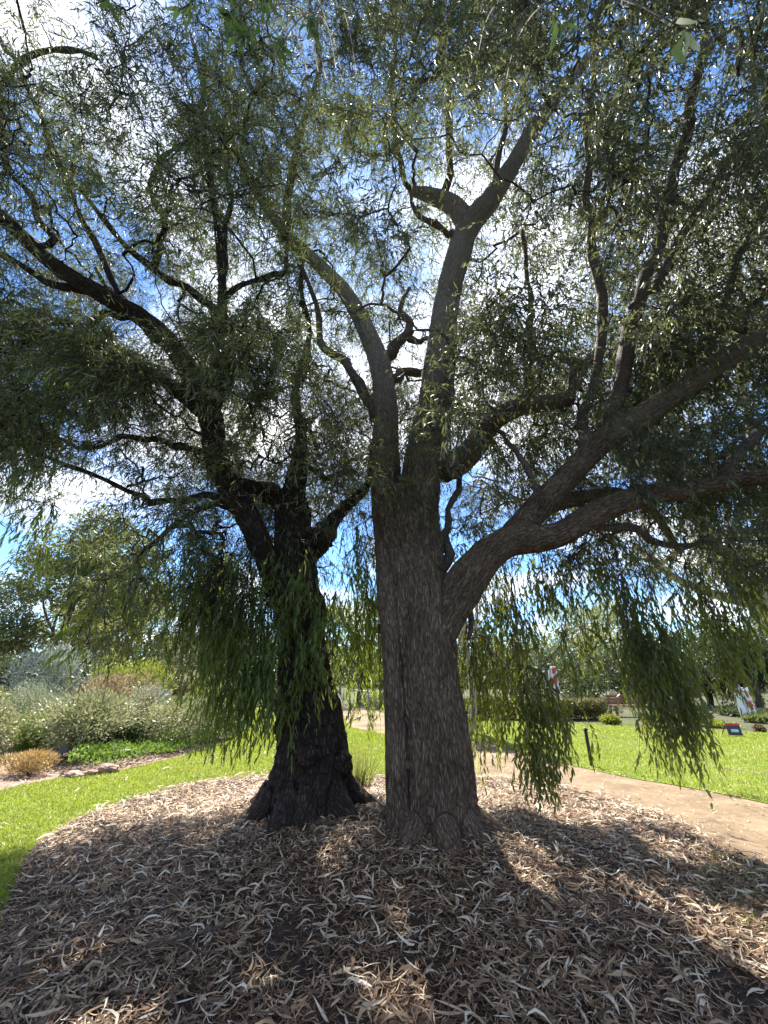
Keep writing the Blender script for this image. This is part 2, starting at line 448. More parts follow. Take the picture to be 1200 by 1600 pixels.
# litter bed: a fine grid with a low mound round the trunks
nx, ny = 170, 130
gx = np.linspace(-7.2, 8.8, nx); gy = np.linspace(-3.2, 8.2, ny)
X, Yg = np.meshgrid(gx, gy); xf, yf = X.ravel(), Yg.ravel()
ins = inside(litter_out, xf, yf)
zf = np.where(ins, 0.02 + np.maximum(mound(xf, yf), -0.012), -0.02)
idx = np.arange(nx * ny).reshape(ny, nx)
q = np.stack([idx[:-1, :-1], idx[:-1, 1:], idx[1:, 1:], idx[1:, :-1]], -1).reshape(-1, 4)
q = q[ins[q].any(1)]
bb = Buf(); bb.add(np.stack([xf, yf, zf], 1), [q])
tag(link("soil", bb, M_soil), kind='structure')

lawn_l = [G(*p) for p in e_in] + [G(608, 1150), G(545, 1136), G(536, 1118), G(520, 1104), G(470, 1098), G(400, 1104), G(365, 1140), G(350, 1160), G(320, 1170), G(280, 1183), G(210, 1200), G(170, 1208), G(90, 1217), G(0, 1236), G(-200, 1275), G(-500, 1340)]
lawn_l = dens(lawn_l, 0.06)
poly_sheet("lawn", lawn_l, 0.008, M_lawn)
lawn_r = [G(770, 1164), G(800, 1172), G(900, 1197), G(1000, 1220), G(1100, 1238), G(1200, 1258), G(1350, 1288), G(1700, 1350), G(2300, 1200), G(1700, 1160), G(1200, 1146), G(1050, 1138), G(900, 1132), G(740, 1124), G(640, 1118), G(650, 1136)]
lawn_r = dens(lawn_r, 0.16)
poly_sheet("lawn", lawn_r, 0.012, M_lawn)
path_pts = [G(400, 1104), G(520, 1104), G(545, 1136), G(608, 1152), G(608, 1225), G(760, 1225), G(880, 1245), G(1050, 1300), G(1130, 1340), G(1400, 1470), G(2200, 1500), G(2200, 1450), G(1350, 1286), G(1200, 1256), G(1000, 1218), G(900, 1195), G(800, 1170), G(770, 1162), G(640, 1130), G(610, 1116), G(560, 1106), G(500, 1094), G(400, 1092)]
poly_sheet("path", dens(path_pts, 0.05), 0.004, M_path)
bed_pts = [G(-700, 1400), G(-200, 1275), G(0, 1236), G(90, 1217), G(170, 1208), G(280, 1183), G(350, 1160), G(365, 1140), G(400, 1104), G(395, 1088), np.array([-40.0, 45, 0]), np.array([-60.0, 20, 0])]
poly_sheet("garden_bed", dens(bed_pts, 0.05), 0.006, M_bed)

# grass blades
def grass(name, poly, n, hgt, wid, cols, ymax, xr, z0, yr=(0, 30), power=1.0):
    x = RNG.uniform(xr[0], xr[1], n * 3); u = RNG.uniform(0, 1, n * 3) ** power
    y = yr[0] + (yr[1] - yr[0]) * u
    k = inside(poly, x, y)
    x, y = x[k][:n], y[k][:n]; m = len(x)
    d = RNG.normal(0, 0.9, (m, 3)); d[:, 2] = 1
    b = Buf()
    L = hgt * RNG.uniform(0.5, 1.3, m); s = unit(np.stack([RNG.normal(0, 1, m), RNG.normal(0, 1, m), np.zeros(m)], 1))
    p = np.stack([x, y, np.full(m, z0)], 1); W = wid * RNG.uniform(0.7, 1.3, m)[:, None]
    sc = (0.7 + 0.12 * y)[:, None].clip(0.9, 2.2)
    v = np.stack([p - s * W * sc, p + s * W * sc, p + unit(d) * L[:, None]], 1)
    b.add(v.reshape(-1, 3), [np.arange(m * 3).reshape(-1, 3)])
    o = link(name, b, leaf_mat(name, cols, (0.34, 0.40, 0.03), 0.42, 0.5, 0.4, 0.7), smooth=False)
    return tag(o, kind='stuff')
gcols = [(0.11, 0.16, 0.016), (0.16, 0.22, 0.022), (0.21, 0.26, 0.035), (0.27, 0.26, 0.07), (0.32, 0.27, 0.12)]
tag(grass("grass", lawn_l, 170000, 0.045, 0.004, gcols, 20, (-9, 0.3), 0.008, (2.2, 22), 1.7), "short green lawn grass between the leaf litter and the shrub bed", "grass")
tag(grass("grass", lawn_r, 170000, 0.045, 0.004, gcols, 20, (0, 19), 0.012, (4.5, 19), 1.2), "bright sunlit lawn grass beyond the gravel path", "grass")
gp = dens([G(1130, 1330), G(1090, 1380), G(1130, 1440), G(1260, 1480), G(1350, 1440), G(1250, 1375)], 0.1)
tag(grass("grass", gp, 5000, 0.06, 0.004, [(0.12, 0.12, 0.04), (0.17, 0.17, 0.06), (0.22, 0.2, 0.1)], 9, (1, 5), 0.02, (2, 6)), "thin dry grass patch beside the leaf litter at the path edge", "grass")

# leaf litter
def litter(n, poly, xr, yr, Lm, name, label, mat, lift=0.05, z0=0.02):
    x = RNG.uniform(*xr, n); y = RNG.uniform(*yr, n)
    den = fbm(np.stack([x * 1.1, y * 1.1, np.full(n, 4.4)], 1), 3)
    k = inside(poly, x, y) & (RNG.uniform(0, 1, n) < (0.85 + 1.2 * den).clip(0.3, 1))
    x, y = x[k], y[k]; m = len(x)
    a = RNG.uniform(0, 2 * math.pi, m)
    L = Lm * RNG.lognormal(0, 0.42, m).clip(0.3, 1.9)
    W = L * RNG.uniform(0.05, 0.135, m)
    cv = RNG.normal(0, 0.22, m) * L
    z = z0 + np.maximum(mound(x, y), -0.012) + RNG.uniform(0.0, 0.028, m)
    d = np.stack([np.cos(a), np.sin(a), RNG.normal(0, 0.16, m)], 1); d = unit(d)
    s = unit(np.stack([-np.sin(a), np.cos(a), RNG.normal(0, 0.45, m)], 1))
    up = np.cross(d, s)
    curl = RNG.normal(0.05, 0.12, m) * L
    ts = [0, 0.22, 0.5, 0.78, 1.0]; ws = [0.12, 0.8, 1.0, 0.65, 0.05]
    rows = []
    for t, w in zip(ts, ws):
        c = np.stack([x, y, z], 1) + d * (L * (t - .5))[:, None] + s * (cv * (1 - (2 * t - 1) ** 2))[:, None] + up * (curl * (2 * t - 1) ** 2)[:, None]
        hw = (W * w * 0.5)[:, None]
        rows += [c - s * hw + up * hw * 0.25, c + s * hw + up * hw * 0.25]
    v = np.stack(rows, 1)
    v[..., 2] = np.maximum(v[..., 2], (z0 - 0.012 + np.maximum(mound(x, y), -0.012))[:, None])
    o = (np.arange(m) * 10)[:, None]
    b = Buf(); b.add(v.reshape(-1, 3), [o + np.array([[2 * i, 2 * i + 1, 2 * i + 3, 2 * i + 2]]) for i in range(4)])
    return tag(link(name, b, mat), label, "leaf litter", kind='stuff')
M_litter = island_mat("dry_leaf", [(0.0, (0.06, 0.035, 0.02)), (0.3, (0.17, 0.10, 0.057)), (0.55, (0.29, 0.185, 0.11)), (0.75, (0.42, 0.30, 0.185)), (0.88, (0.56, 0.46, 0.33)), (1.0, (0.7, 0.63, 0.5))], 0.6, 0.12)
litter(175000, litter_out, (-6.5, 8), (1.6, 8), 0.09, "leaf_litter", "brown and grey fallen gum leaves covering the soil under the trees", M_litter)
M_bits = island_mat("dry_bits", [(0.0, (0.06, 0.033, 0.019)), (0.5, (0.16, 0.092, 0.053)), (0.85, (0.28, 0.175, 0.105)), (1.0, (0.42, 0.31, 0.22))], 0.7, 0.05)
litter(120000, litter_out, (-6.5, 8), (1.6, 8), 0.045, "leaf_litter", "crumbled brown leaf bits and bark chips between the fallen leaves", M_bits, z0=0.02)
LIT_EDGE = dens(np.array([(p[0] * 1.07, p[1] * 1.06 + .06) for p in litter_out[::3]]), 0.6)
litter(16000, LIT_EDGE, (-6.5, 8), (2, 8.6), 0.085, "leaf_litter", "loose dry leaves straggling out from the litter bed onto grass and path", M_litter, z0=0.02)
M_lit2 = island_mat("scattered_leaf", [(0.0, (0.2, 0.14, 0.1)), (0.5, (0.38, 0.3, 0.23)), (0.9, (0.5, 0.44, 0.36)), (1.0, (0.4, 0.2, 0.08))], 0.6, 0.1)
litter(420, lawn_l, (-8, 0), (3, 12), 0.09, "scattered_leaves", "pale dry leaves scattered over the lawn beside the shrub bed", M_lit2, z0=0.03)
litter(300, lawn_r, (2, 12), (5.5, 14), 0.08, "scattered_leaves", "pale dry leaves scattered over the sunlit lawn beyond the path", M_lit2, z0=0.035)
litter(15000, dens(path_pts, 0.05), (-1, 12), (3.0, 13), 0.055, "scattered_leaves", "small dry leaf bits scattered on the gravel path", M_lit2, z0=0.012)
litter(5000, dens(bed_pts, .05), (-12, -2), (6, 13), 0.10, "bed_litter", "pinkish dry leaves covering the soil of the shrub bed", M_lit2, z0=0.015)

# ------------------------------------------------------------------ the two great trees: limbs traced in place
def limb(nodes):
    """nodes (px, py, Y, width px) -> centre line, radii"""
    pts = np.array([P(a, b, y) for a, b, y, w in nodes])
    rad = np.array([w * 0.5 * depth(p) / 600.0 for (a, b, y, w), p in zip(nodes, pts)])
    return smooth_path(pts, rad, 4)
def roots(T, n, r0, r1, rr, h, seed, skip=None):
    rs = random.Random(seed); out = []
    for i in range(n):
        a = 2 * math.pi * i / n + rs.uniform(-.25, .25)
        k = rs.uniform(0.8, 1.15)
        c, s = math.cos(a), math.sin(a)
        pts = [(T[0] + c * r0 * .62, T[1] + s * r0 * .62, h * k), (T[0] + c * r0 * .85, T[1] + s * r0 * .85, h * .5), (T[0] + c * r1 * k * .8, T[1] + s * r1 * k * .8, h * .12 + .03), (T[0] + c * r1 * k * 1.12, T[1] + s * r1 * k * 1.12, -0.06)]
        out.append(smooth_path(pts, [rr * .8, rr * 1.0, rr * .8, rr * .4], 4))
    return out
def solid_tree(name, paths, voxel, mat, parent, disp, smooth=6, groove=None):
    """melt the thick limbs into one surface, then carve the bark into it"""
    b = Buf()
    for p, r in paths: tube(b, p, r, 20)
    me = b.mesh("tmp")
    o = bpy.data.objects.new("tmp", me); COL.objects.link(o)
    md = o.modifiers.new("r", 'REMESH'); md.mode = 'VOXEL'; md.voxel_size = voxel
    ms = o.modifiers.new("s", 'SMOOTH'); ms.factor = 0.5; ms.iterations = smooth
    dg = bpy.context.evaluated_depsgraph_get()
    res = bpy.data.meshes.new_from_object(o.evaluated_get(dg))
    bpy.data.objects.remove(o); bpy.data.meshes.remove(me)
    res.name = name; res.materials.clear()
    n = len(res.vertices)
    v = np.empty(n * 3, np.float32); res.vertices.foreach_get("co", v); v = v.reshape(-1, 3).astype(float)
    nm = np.empty(n * 3, np.float32); res.vertices.foreach_get("normal", nm); nm = nm.reshape(-1, 3).astype(float)
    best = np.full(n, 1e9); at = np.zeros((n, 3)); rad = np.zeros(n)
    for ip, (p, r) in enumerate(paths):
        t, nn, bb_ = frames(p); L = 0.0
        for i in range(len(p) - 1):
            a, c = p[i], p[i + 1]; ab = c - a; l2 = ab @ ab
            tt = ((v - a) @ ab / l2).clip(0, 1)
            dv = v - (a + tt[:, None] * ab)
            ds = np.linalg.norm(dv, axis=1) - (r[i] * (1 - tt) + r[i + 1] * tt)
            k = ds < best
            best[k] = ds[k]
            at[k] = np.stack([dv[k] @ nn[i], dv[k] @ bb_[i], L + tt[k] * math.sqrt(l2)], 1)
            rad[k] = (r[i] * (1 - tt) + r[i + 1] * tt)[k]
            L += math.sqrt(l2)
    d = 0
    amp = (rad / 0.4).clip(0.12, 1.0)
    for f, st, a, kind_ in disp:
        q = at * np.array([f, f, f * st]) + 5.1 * f
        nz = fbm(q, 3)
        if kind_ == 'ridge': nz = np.minimum(np.abs(nz) * 3.2, 1.0) - 0.6
        d = d + a * nz
    if groove:
        gxp = np.array([g[0] for g in groove], float); gyp = np.array([g[1] for g in groove], float); gw = np.array([g[2] for g in groove], float)
        X_, Y_, _z = proj(v)
        gc = np.interp(Y_, gyp, gxp) + 5 * fbm(np.stack([Y_ * .03, Y_ * 0, Y_ * 0], 1), 2); w_ = np.interp(Y_, gyp, gw)
        on = (Y_ > gyp[0]) & (Y_ < gyp[-1]) & (nm[:, 1] < 0.1)
        fade = np.minimum((Y_ - gyp[0]) / 40, (gyp[-1] - Y_) / 40).clip(0, 1)
        d = d - np.where(on, .085 * fade * np.exp(-((X_ - gc) / w_) ** 2), 0)
        d = d + np.where(on & (X_ < gc), .02 * fade, 0)
    v = v + nm * (d * amp)[:, None]
    res.vertices.foreach_set("co", v.astype(np.float32).ravel())
    res.polygons.foreach_set("use_smooth", np.ones(len(res.polygons), bool))
    a = res.attributes.new("bark", 'FLOAT_VECTOR', 'POINT'); a.data.foreach_set("vector", at.astype(np.float32).ravel())
    res.update()
    return link(name, res, mat, parent)

YA = float(TA[1]) + 0.1
YB = float(TB[1]) + 0.15
A_main = [
    [(678, 1335, YA, 150), (676, 1290, YA, 140), (674, 1240, YA, 130), (670, 1170, YA, 124), (662, 1090, YA, 116), (656, 1010, YA, 112), (652, 940, YA + .05, 108), (640, 860, YA + .1, 88), (630, 800, YA + .1, 84)],
    [(655, 940, YA + .05, 96), (652, 860, YA + .05, 74), (652, 800, YA + .1, 66), (662, 720, YA + .1, 62), (681, 630, YA + .15, 57), (688, 550, YA + .2, 45), (696, 480, YA + .2, 39), (716, 400, YA + .1, 38), (733, 352, YA, 36), (765, 313, YA - .1, 30), (792, 272, YA - .25, 27), (832, 205, YA - .5, 23), (885, 130, YA - .9, 19), (940, 72, YA - 1.2, 15), (1000, 10, YA - 1.6, 11), (1060, -60, YA - 1.9, 8)],
    [(630, 940, YA + .1, 76), (616, 860, YA + .2, 62), (606, 780, YA + .3, 54), (602, 700, YA + .4, 42), (603, 640, YA + .5, 38), (594, 575, YA + .6, 33), (570, 512, YA + .65, 28), (540, 458, YA + .6, 24), (500, 416, YA + .5, 21), (448, 366, YA + .4, 17), (404, 306, YA + .3, 14), (372, 240, YA + .1, 14), (340, 190, YA - .1, 11), (318, 130, YA - .4, 8), (300, 60, YA - .7, 5)],
    [(634, 1335, YA - .20, 62), (624, 1240, YA - .27, 42), (620, 1120, YA - .27, 37), (615, 1010, YA - .24, 36), (608, 920, YA - .12, 40), (606, 850, YA + .1, 40)],
    [(678, 990, YA - .05, 70), (711, 930, YA - .13, 64), (752, 875, YA - .25, 55), (790, 848, YA - .3, 50), (822, 836, YA - .35, 47)],
    [(800, 846, YA - .3, 46), (870, 836, YA - .4, 40), (930, 803, YA - .5, 39), (1000, 776, YA - .6, 34), (1080, 765, YA - .7, 30), (1150, 750, YA - .8, 27), (1210, 742, YA - .9, 25), (1300, 715, YA - 1.0, 21), (1420, 670, YA - 1.1, 16)],
    [(796, 842, YA - .3, 44), (850, 782, YA - .3, 40), (900, 732, YA - .35, 38), (950, 682, YA - .4, 38), (1010, 646, YA - .5, 37), (1070, 606, YA - .6, 35), (1110, 575, YA - .7, 34), (1160, 545, YA - .8, 31), (1210, 515, YA - .9, 28), (1300, 465, YA - 1.0, 22), (1400, 380, YA - 1.1, 15)],
    [(690, 735, YA + .1, 46), (720, 718, YA + .25, 42), (746, 690, YA + .45, 36), (770, 657, YA + .6, 33), (810, 637, YA + .7, 29), (850, 630, YA + .8, 27), (880, 624, YA + .9, 21), (902, 598, YA + 1.0, 15), (920, 555, YA + 1.1, 11)],
    [(730, 352, YA, 32), (712, 326, YA + .05, 29), (690, 312, YA + .1, 25), (660, 302, YA + .2, 18), (640, 298, YA + .3, 11)],
    [(850, 792, YA - .25, 26), (884, 783, YA - .05, 26), (905, 778, YA + .1, 24), (960, 770, YA + .6, 18), (1020, 800, YA + 1.1, 14), (1060, 860, YA + 1.5, 10)],
]
A_branch = [
    [(588, 655, YA + .5, 19), (566, 610, YA + .6, 16), (540, 570, YA + .8, 14), (512, 545, YA + .9, 12), (490, 480, YA + 1.0, 9), (470, 400, YA + 1.0, 6)],
    [(605, 600, YA + .55, 16), (630, 586, YA + .7, 15), (660, 582, YA + .9, 12), (690, 560, YA + 1.1, 9), (730, 560, YA + 1.3, 7)],
    [(594, 560, YA + .6, 20), (612, 538, YA + .65, 18), (634, 520, YA + .7, 15), (640, 498, YA + .75, 11), (630, 480, YA + .8, 8), (640, 450, YA + .9, 5)],
    [(634, 520, YA + .7, 11), (650, 532, YA + .8, 9), (668, 528, YA + .9, 7)],
    [(690, 312, YA + .1, 12), (704, 235, YA + .05, 11), (696, 150, YA - .2, 10), (688, 80, YA - .5, 9), (690, 0, YA - .9, 8), (700, -80, YA - 1.2, 6)],
    [(712, 372, YA + .02, 12), (690, 356, YA, 10), (652, 330, YA - .1, 7), (640, 300, YA - .1, 4)],
    [(770, 306, YA - .1, 12), (775, 270, YA, 9), (790, 190, YA - .1, 8), (795, 110, YA - .4, 7), (800, 20, YA - .8, 5)],
    [(906, 722, YA - .35, 20), (920, 620, YA - .3, 17), (934, 540, YA - .3, 16), (934, 460, YA - .4, 15), (925, 380, YA - .6, 13), (918, 280, YA - .9, 11), (920, 180, YA - 1.2, 9), (930, 90, YA - 1.5, 7), (940, 0, YA - 1.9, 5)],
    [(956, 674, YA - .4, 24), (966, 610, YA - .4, 24), (980, 530, YA - .4, 22), (992, 470, YA - .5, 20), (1030, 370, YA - .8, 18), (1060, 270, YA - 1.2, 16), (1085, 170, YA - 1.6, 14), (1096, 80, YA - 2.0, 11), (1102, 0, YA - 2.3, 8)],
    [(990, 482, YA - .5, 17), (1030, 432, YA - .5, 14), (1080, 350, YA - .7, 12), (1130, 270, YA - 1.0, 10), (1200, 200, YA - 1.3, 8), (1280, 120, YA - 1.6, 6)],
    [(975, 540, YA - .4, 14), (1010, 512, YA - .3, 13), (1060, 508, YA - .2, 12), (1130, 518, YA - .1, 11), (1200, 510, YA, 9), (1290, 480, YA, 7)],
    [(1130, 752, YA - .75, 20), (1160, 702, YA - .7, 16), (1200, 672, YA - .6, 12), (1260, 630, YA - .5, 9)],
    [(812, 640, YA + .7, 14), (824, 600, YA + .75, 12), (832, 540, YA + .8, 11), (822, 440, YA + .7, 8), (815, 360, YA + .5, 6)],
    [(690, 915, YA - .1, 18), (694, 850, YA + .1, 15), (704, 795, YA + .3, 11), (722, 720, YA + .6, 7)],
    [(846, 782, YA - .3, 13), (820, 722, YA - .2, 10), (792, 690, YA, 8), (774, 672, YA + .2, 5)],
    [(880, 640, YA + .9, 13), (905, 575, YA + .8, 12), (930, 560, YA + .7, 9), (950, 500, YA + .6, 6)],
    [(722, 935, YA, 14), (735, 965, YA + .2, 9), (730, 1000, YA + .3, 6)],
    [(440, 372, YA + .3, 14), (450, 300, YA + .2, 12), (470, 220, YA, 9), (490, 120, YA - .4, 7), (500, 20, YA - .8, 5)],
    [(645, 299, YA + .25, 10), (622, 240, YA + .2, 9), (612, 160, YA - .1, 8), (613, 80, YA - .4, 7), (612, 0, YA - .8, 6)],
    [(1085, 612, YA - .6, 12), (1120, 520, YA - .6, 11), (1160, 400, YA - .8, 9), (1210, 300, YA - 1, 7)],
    [(930, 810, YA - .5, 16), (990, 830, YA - .2, 13), (1050, 850, YA + .1, 10), (1120, 850, YA + .4, 7)],
]
B_main = [
    [(478, 1320, YB, 170), (478, 1290, YB, 158), (480, 1240, YB, 138), (484, 1190, YB, 118), (482, 1130, YB, 102), (474, 1050, YB, 84), (468, 960, YB + .05, 70), (462, 880, YB + .1, 60), (458, 810, YB + .15, 56), (452, 770, YB + .2, 48)],
    [(456, 962, YB, 44), (430, 905, YB - .12, 38), (402, 842, YB - .2, 35), (376, 788, YB - .25, 37), (346, 740, YB - .3, 38), (332, 690, YB - .35, 37), (328, 640, YB - .4, 36), (302, 592, YB - .5, 35), (262, 532, YB - .6, 31), (210, 490, YB - .8, 28), (150, 455, YB - 1.0, 26), (100, 425, YB - 1.15, 24), (50, 385, YB - 1.3, 21), (0, 335, YB - 1.5, 18), (-90, 260, YB - 1.8, 12)],
    [(452, 800, YB + .15, 40), (432, 776, YB + .1, 36), (400, 766, YB - .05, 31), (362, 756, YB - .25, 29), (345, 732, YB - .3, 30)],
    [(330, 650, YB - .4, 28), (338, 600, YB - .4, 25), (345, 540, YB - .4, 19), (347, 480, YB - .5, 16), (345, 400, YB - .6, 13), (332, 300, YB - .9, 11), (318, 200, YB - 1.3, 9), (320, 90, YB - 1.7, 7)],
    [(322, 648, YB - .4, 26), (272, 606, YB - .5, 22), (232, 582, YB - .6, 19), (180, 560, YB - .8, 17), (120, 532, YB - 1.0, 15), (50, 520, YB - 1.2, 13), (-10, 516, YB - 1.3, 11), (-100, 490, YB - 1.5, 8)],
    [(452, 790, YB + .2, 44), (462, 745, YB + .3, 30), (470, 680, YB + .5, 18), (462, 610, YB + .7, 12), (484, 520, YB + .9, 9), (470, 450, YB + .9, 7), (478, 380, YB + .8, 5)],
    [(478, 872, YB + .1, 40), (500, 842, YB - .1, 36), (520, 812, YB, 24), (548, 785, YB + .2, 18), (575, 755, YB + .4, 12), (580, 700, YB + .7, 8)],
]
B_branch = [
    [(312, 706, YB - .35, 11), (262, 690, YB - .2, 9), (190, 688, YB - .1, 7), (120, 700, YB, 5)],
    [(354, 776, YB - .28, 13), (300, 776, YB - .2, 11), (240, 786, YB - .2, 9), (200, 760, YB - .3, 8), (100, 722, YB - .5, 7), (0, 690, YB - .7, 5)],
    [(345, 500, YB - .45, 13), (300, 462, YB - .4, 12), (250, 424, YB - .5, 11), (212, 402, YB - .6, 9), (150, 330, YB - .9, 7), (110, 280, YB - 1.0, 5)],
    [(240, 418, YB - .5, 10), (254, 366, YB - .5, 9), (242, 320, YB - .6, 8), (238, 270, YB - .7, 8), (262, 238, YB - .8, 7), (290, 225, YB - .8, 5)],
    [(345, 440, YB - .55, 10), (356, 330, YB - .6, 8), (350, 270, YB - .7, 7), (300, 230, YB - .9, 6), (320, 195, YB - 1.0, 5)],
    [(150, 452, YB - 1.0, 14), (70, 440, YB - 1.0, 12), (0, 400, YB - 1.1, 9), (-60, 380, YB - 1.2, 6)],
    [(140, 545, YB - .9, 13), (60, 535, YB - 1.1, 11), (0, 548, YB - 1.2, 9), (-80, 560, YB - 1.3, 6)],
    [(70, 400, YB - 1.25, 12), (72, 360, YB - 1.3, 10), (40, 300, YB - 1.5, 9), (8, 250, YB - 1.8, 8), (5, 150, YB - 2.2, 6)],
    [(280, 560, YB - .55, 14), (230, 520, YB - .4, 11), (190, 470, YB - .3, 8), (150, 420, YB - .3, 6)],
    [(210, 492, YB - .8, 12), (150, 500, YB - .6, 10), (90, 510, YB - .5, 8), (20, 470, YB - .5, 6)],
    [(446, 890, YB + .1, 15), (480, 745, YB + .2, 12), (520, 742, YB + .4, 10), (560, 740, YB + .8, 7)],
    [(380, 800, YB - .2, 14), (350, 790, YB - .3, 11), (300, 800, YB - .5, 9), (240, 850, YB - .6, 7), (215, 880, YB - .6, 5)],
    [(200, 488, YB - .8, 11), (140, 380, YB - .9, 9), (90, 250, YB - 1.4, 8), (40, 130, YB - 2.0, 7), (0, 60, YB - 2.4, 6)],
    [(0, 335, YB - 1.5, 12), (-40, 220, YB - 1.8, 10), (0, 110, YB - 2.3, 10), (60, 80, YB - 2.5, 8), (150, 90, YB - 2.7, 6)],
    [(347, 470, YB - .5, 9), (400, 430, YB - .3, 8), (440, 430, YB - .1, 7), (450, 370, YB, 5)],
]
treeA = thing("gum_tree", "huge grey barked gum tree with stout forked trunk and long right limbs", "tree", (TA[0], YA, 0))
treeB = thing("peppermint_tree", "dark trunked willowy tree with flared base left of the grey gum", "tree", (TB[0], YB, 0))
pA = [limb(x) for x in A_main]; pB = [limb(x) for x in B_main]
bA = [limb(x) for x in A_branch]; bB = [limb(x) for x in B_branch]
TAc = np.array([P(678, 1330, YA)[0], YA, 0]); TBc = np.array([P(478, 1310, YB)[0], YB, 0])
solid_tree("trunk", pA + roots(TAc, 8, 0.46, 0.78, 0.15, 0.42, 3), 0.017, M_bark_grey, treeA,
           [(3.0, 0.35, 0.05, 'n'), (11, 0.10, 0.022, 'n'), (22, 0.13, 0.022, 'ridge'), (34, 0.16, 0.014, 'ridge')], groove=[(640, 925, 7), (630, 985, 9), (627, 1060, 10), (628, 1140, 9), (634, 1210, 8), (642, 1290, 7)])
solid_tree("trunk", pB + roots(TBc, 10, 0.52, 0.86, 0.16, 0.6, 5), 0.019, M_bark_black, treeB,
           [(3.0, 0.6, 0.10, 'n'), (7, 0.5, 0.06, 'n'), (15, 0.2, 0.02, 'ridge'), (28, 0.4, 0.018, 'n')])
def kink(p, r, seed):
    g = np.random.default_rng(seed); q = p.copy(); n = len(q)
    L = np.linalg.norm(np.diff(p, axis=0), axis=1).mean()
    o = g.normal(0, 1, (n, 3)); o[1:-1] = .5 * o[1:-1] + .25 * (o[:-2] + o[2:])
    q[1:-1] += (o * np.minimum(0.16 * L + .5 * r[:, None], .07))[1:-1]
    return q, r * (1 + .12 * g.normal(0, 1, n)).clip(.75, 1.3)
bA = [kink(p, r, 100 + i) for i, (p, r) in enumerate(bA)]; bB = [kink(p, r, 200 + i) for i, (p, r) in enumerate(bB)]
for (p, r) in bA:
    b = Buf(); tube(b, p, r, 10, bark=True, wob=0.25, seed=p[0, 0]); link("branch", b, M_branch_brown, treeA)
for (p, r) in bB:
    b = Buf(); tube(b, p, r, 10, bark=True, wob=0.3, seed=p[0, 0]); link("branch", b, M_branch_dark, treeB)
# burl on the dark tree
def lump(name, c, r, mat, parent=None, amp=0.3, f=2.0, seg=40, squash=(1, 1, 1), seed=0):
    bm = bmesh.new(); bmesh.ops.create_icosphere(bm, subdivisions=4, radius=1)
    v = np.array([x.co for x in bm.verts])
    n = fbm(v * f + seed, 4)
    v = v * (1 + amp * n)[:, None] * r * np.array(squash) + np.asarray(c)
    for x, y in zip(bm.verts, v): x.co = y
    for fc in bm.faces: fc.smooth = True
    me = bpy.data.meshes.new(name); bm.to_mesh(me); bm.free()
    a = me.attributes.new("bark", 'FLOAT_VECTOR', 'POINT'); a.data.foreach_set("vector", v.astype(np.float32).ravel())
    return link(name, me, mat, parent)
lump("burl", P(502, 838, YB - .22), 0.19, M_bark_black, treeB, 0.5, 2.5)
lump("burl", P(530, 1192, YB - .2), 0.13, M_bark_black, treeB, 0.5, 2.5, seed=4)
lump("burl", P(482, 1180, YB - .5), 0.13, M_bark_black, treeB, 0.5, 2.5, seed=8, squash=(1, .6, .9))

# ------------------------------------------------------------------ crowns
SD = np.array(sdir)
FLECKS = [(325, 1480, .30), (215, 1570, .35), (560, 1540, .16), (640, 1480, .15), (830, 1415, .30), (860, 1520, .32), (900, 1560, .15), (1000, 1395, .22), (1180, 1500, .35), (690, 1590, .2),
          (450, 1420, .12), (930, 1330, .18), (770, 1390, .15), (500, 1330, .12), (100, 1500, .18), (60, 1570, .2), (1080, 1440, .25), (400, 1560, .15), (880, 1290, .25), (1060, 1340, .25)]
FLP = np.array([[*G(a, b)[:2], r * 1.1] for a, b, r in FLECKS])
LITP = [G(150, 1275), G(235, 1292), G(330, 1288), G(400, 1262), G(420, 1190), G(-100, 1180), G(-250, 1240), G(0, 1275)]
LITR = [G(755, 1225), G(790, 1270), G(870, 1262), G(960, 1280), G(1060, 1305), G(1160, 1350), G(1300, 1400), G(1600, 1300), G(1200, 1160), G(760, 1130)]
def sun_gap(p):
    """how likely a gap in the crown is at p, going by where its shadow would fall"""
    x = p[:, 0] - SD[0] / SD[2] * p[:, 2]; y = p[:, 1] - SD[1] / SD[2] * p[:, 2]
    w = fbm(np.stack([x * 2.2, y * 2.2, x * 0 + 9.1], 1), 3)
    g = np.where(inside(LITP, x + w * .3, y + w * .3) , 0.97, 0.0)
    g = np.maximum(g, np.where(inside(LITR, x + w * .3, y + w * .5), np.where(w > 0.06, 0.15, 0.95), 0))
    fore = (y > 1.0) & (y < 7) & (np.abs(x) < 6)
    g = np.maximum(g, np.where(fore & (w > 0.31), 0.85, 0.0))
    for fx, fy, fr in FLP:
        g = np.maximum(g, np.where((x - fx) ** 2 + (y - fy) ** 2 < (fr * (1 + w * 1.3)) ** 2, 0.97, 0))
    g = np.maximum(g, np.where((y > 7.8), np.where(w > np.where(x > 2.5, 0.02, 0.12), 0.3, 0.9), 0.0))
    return g
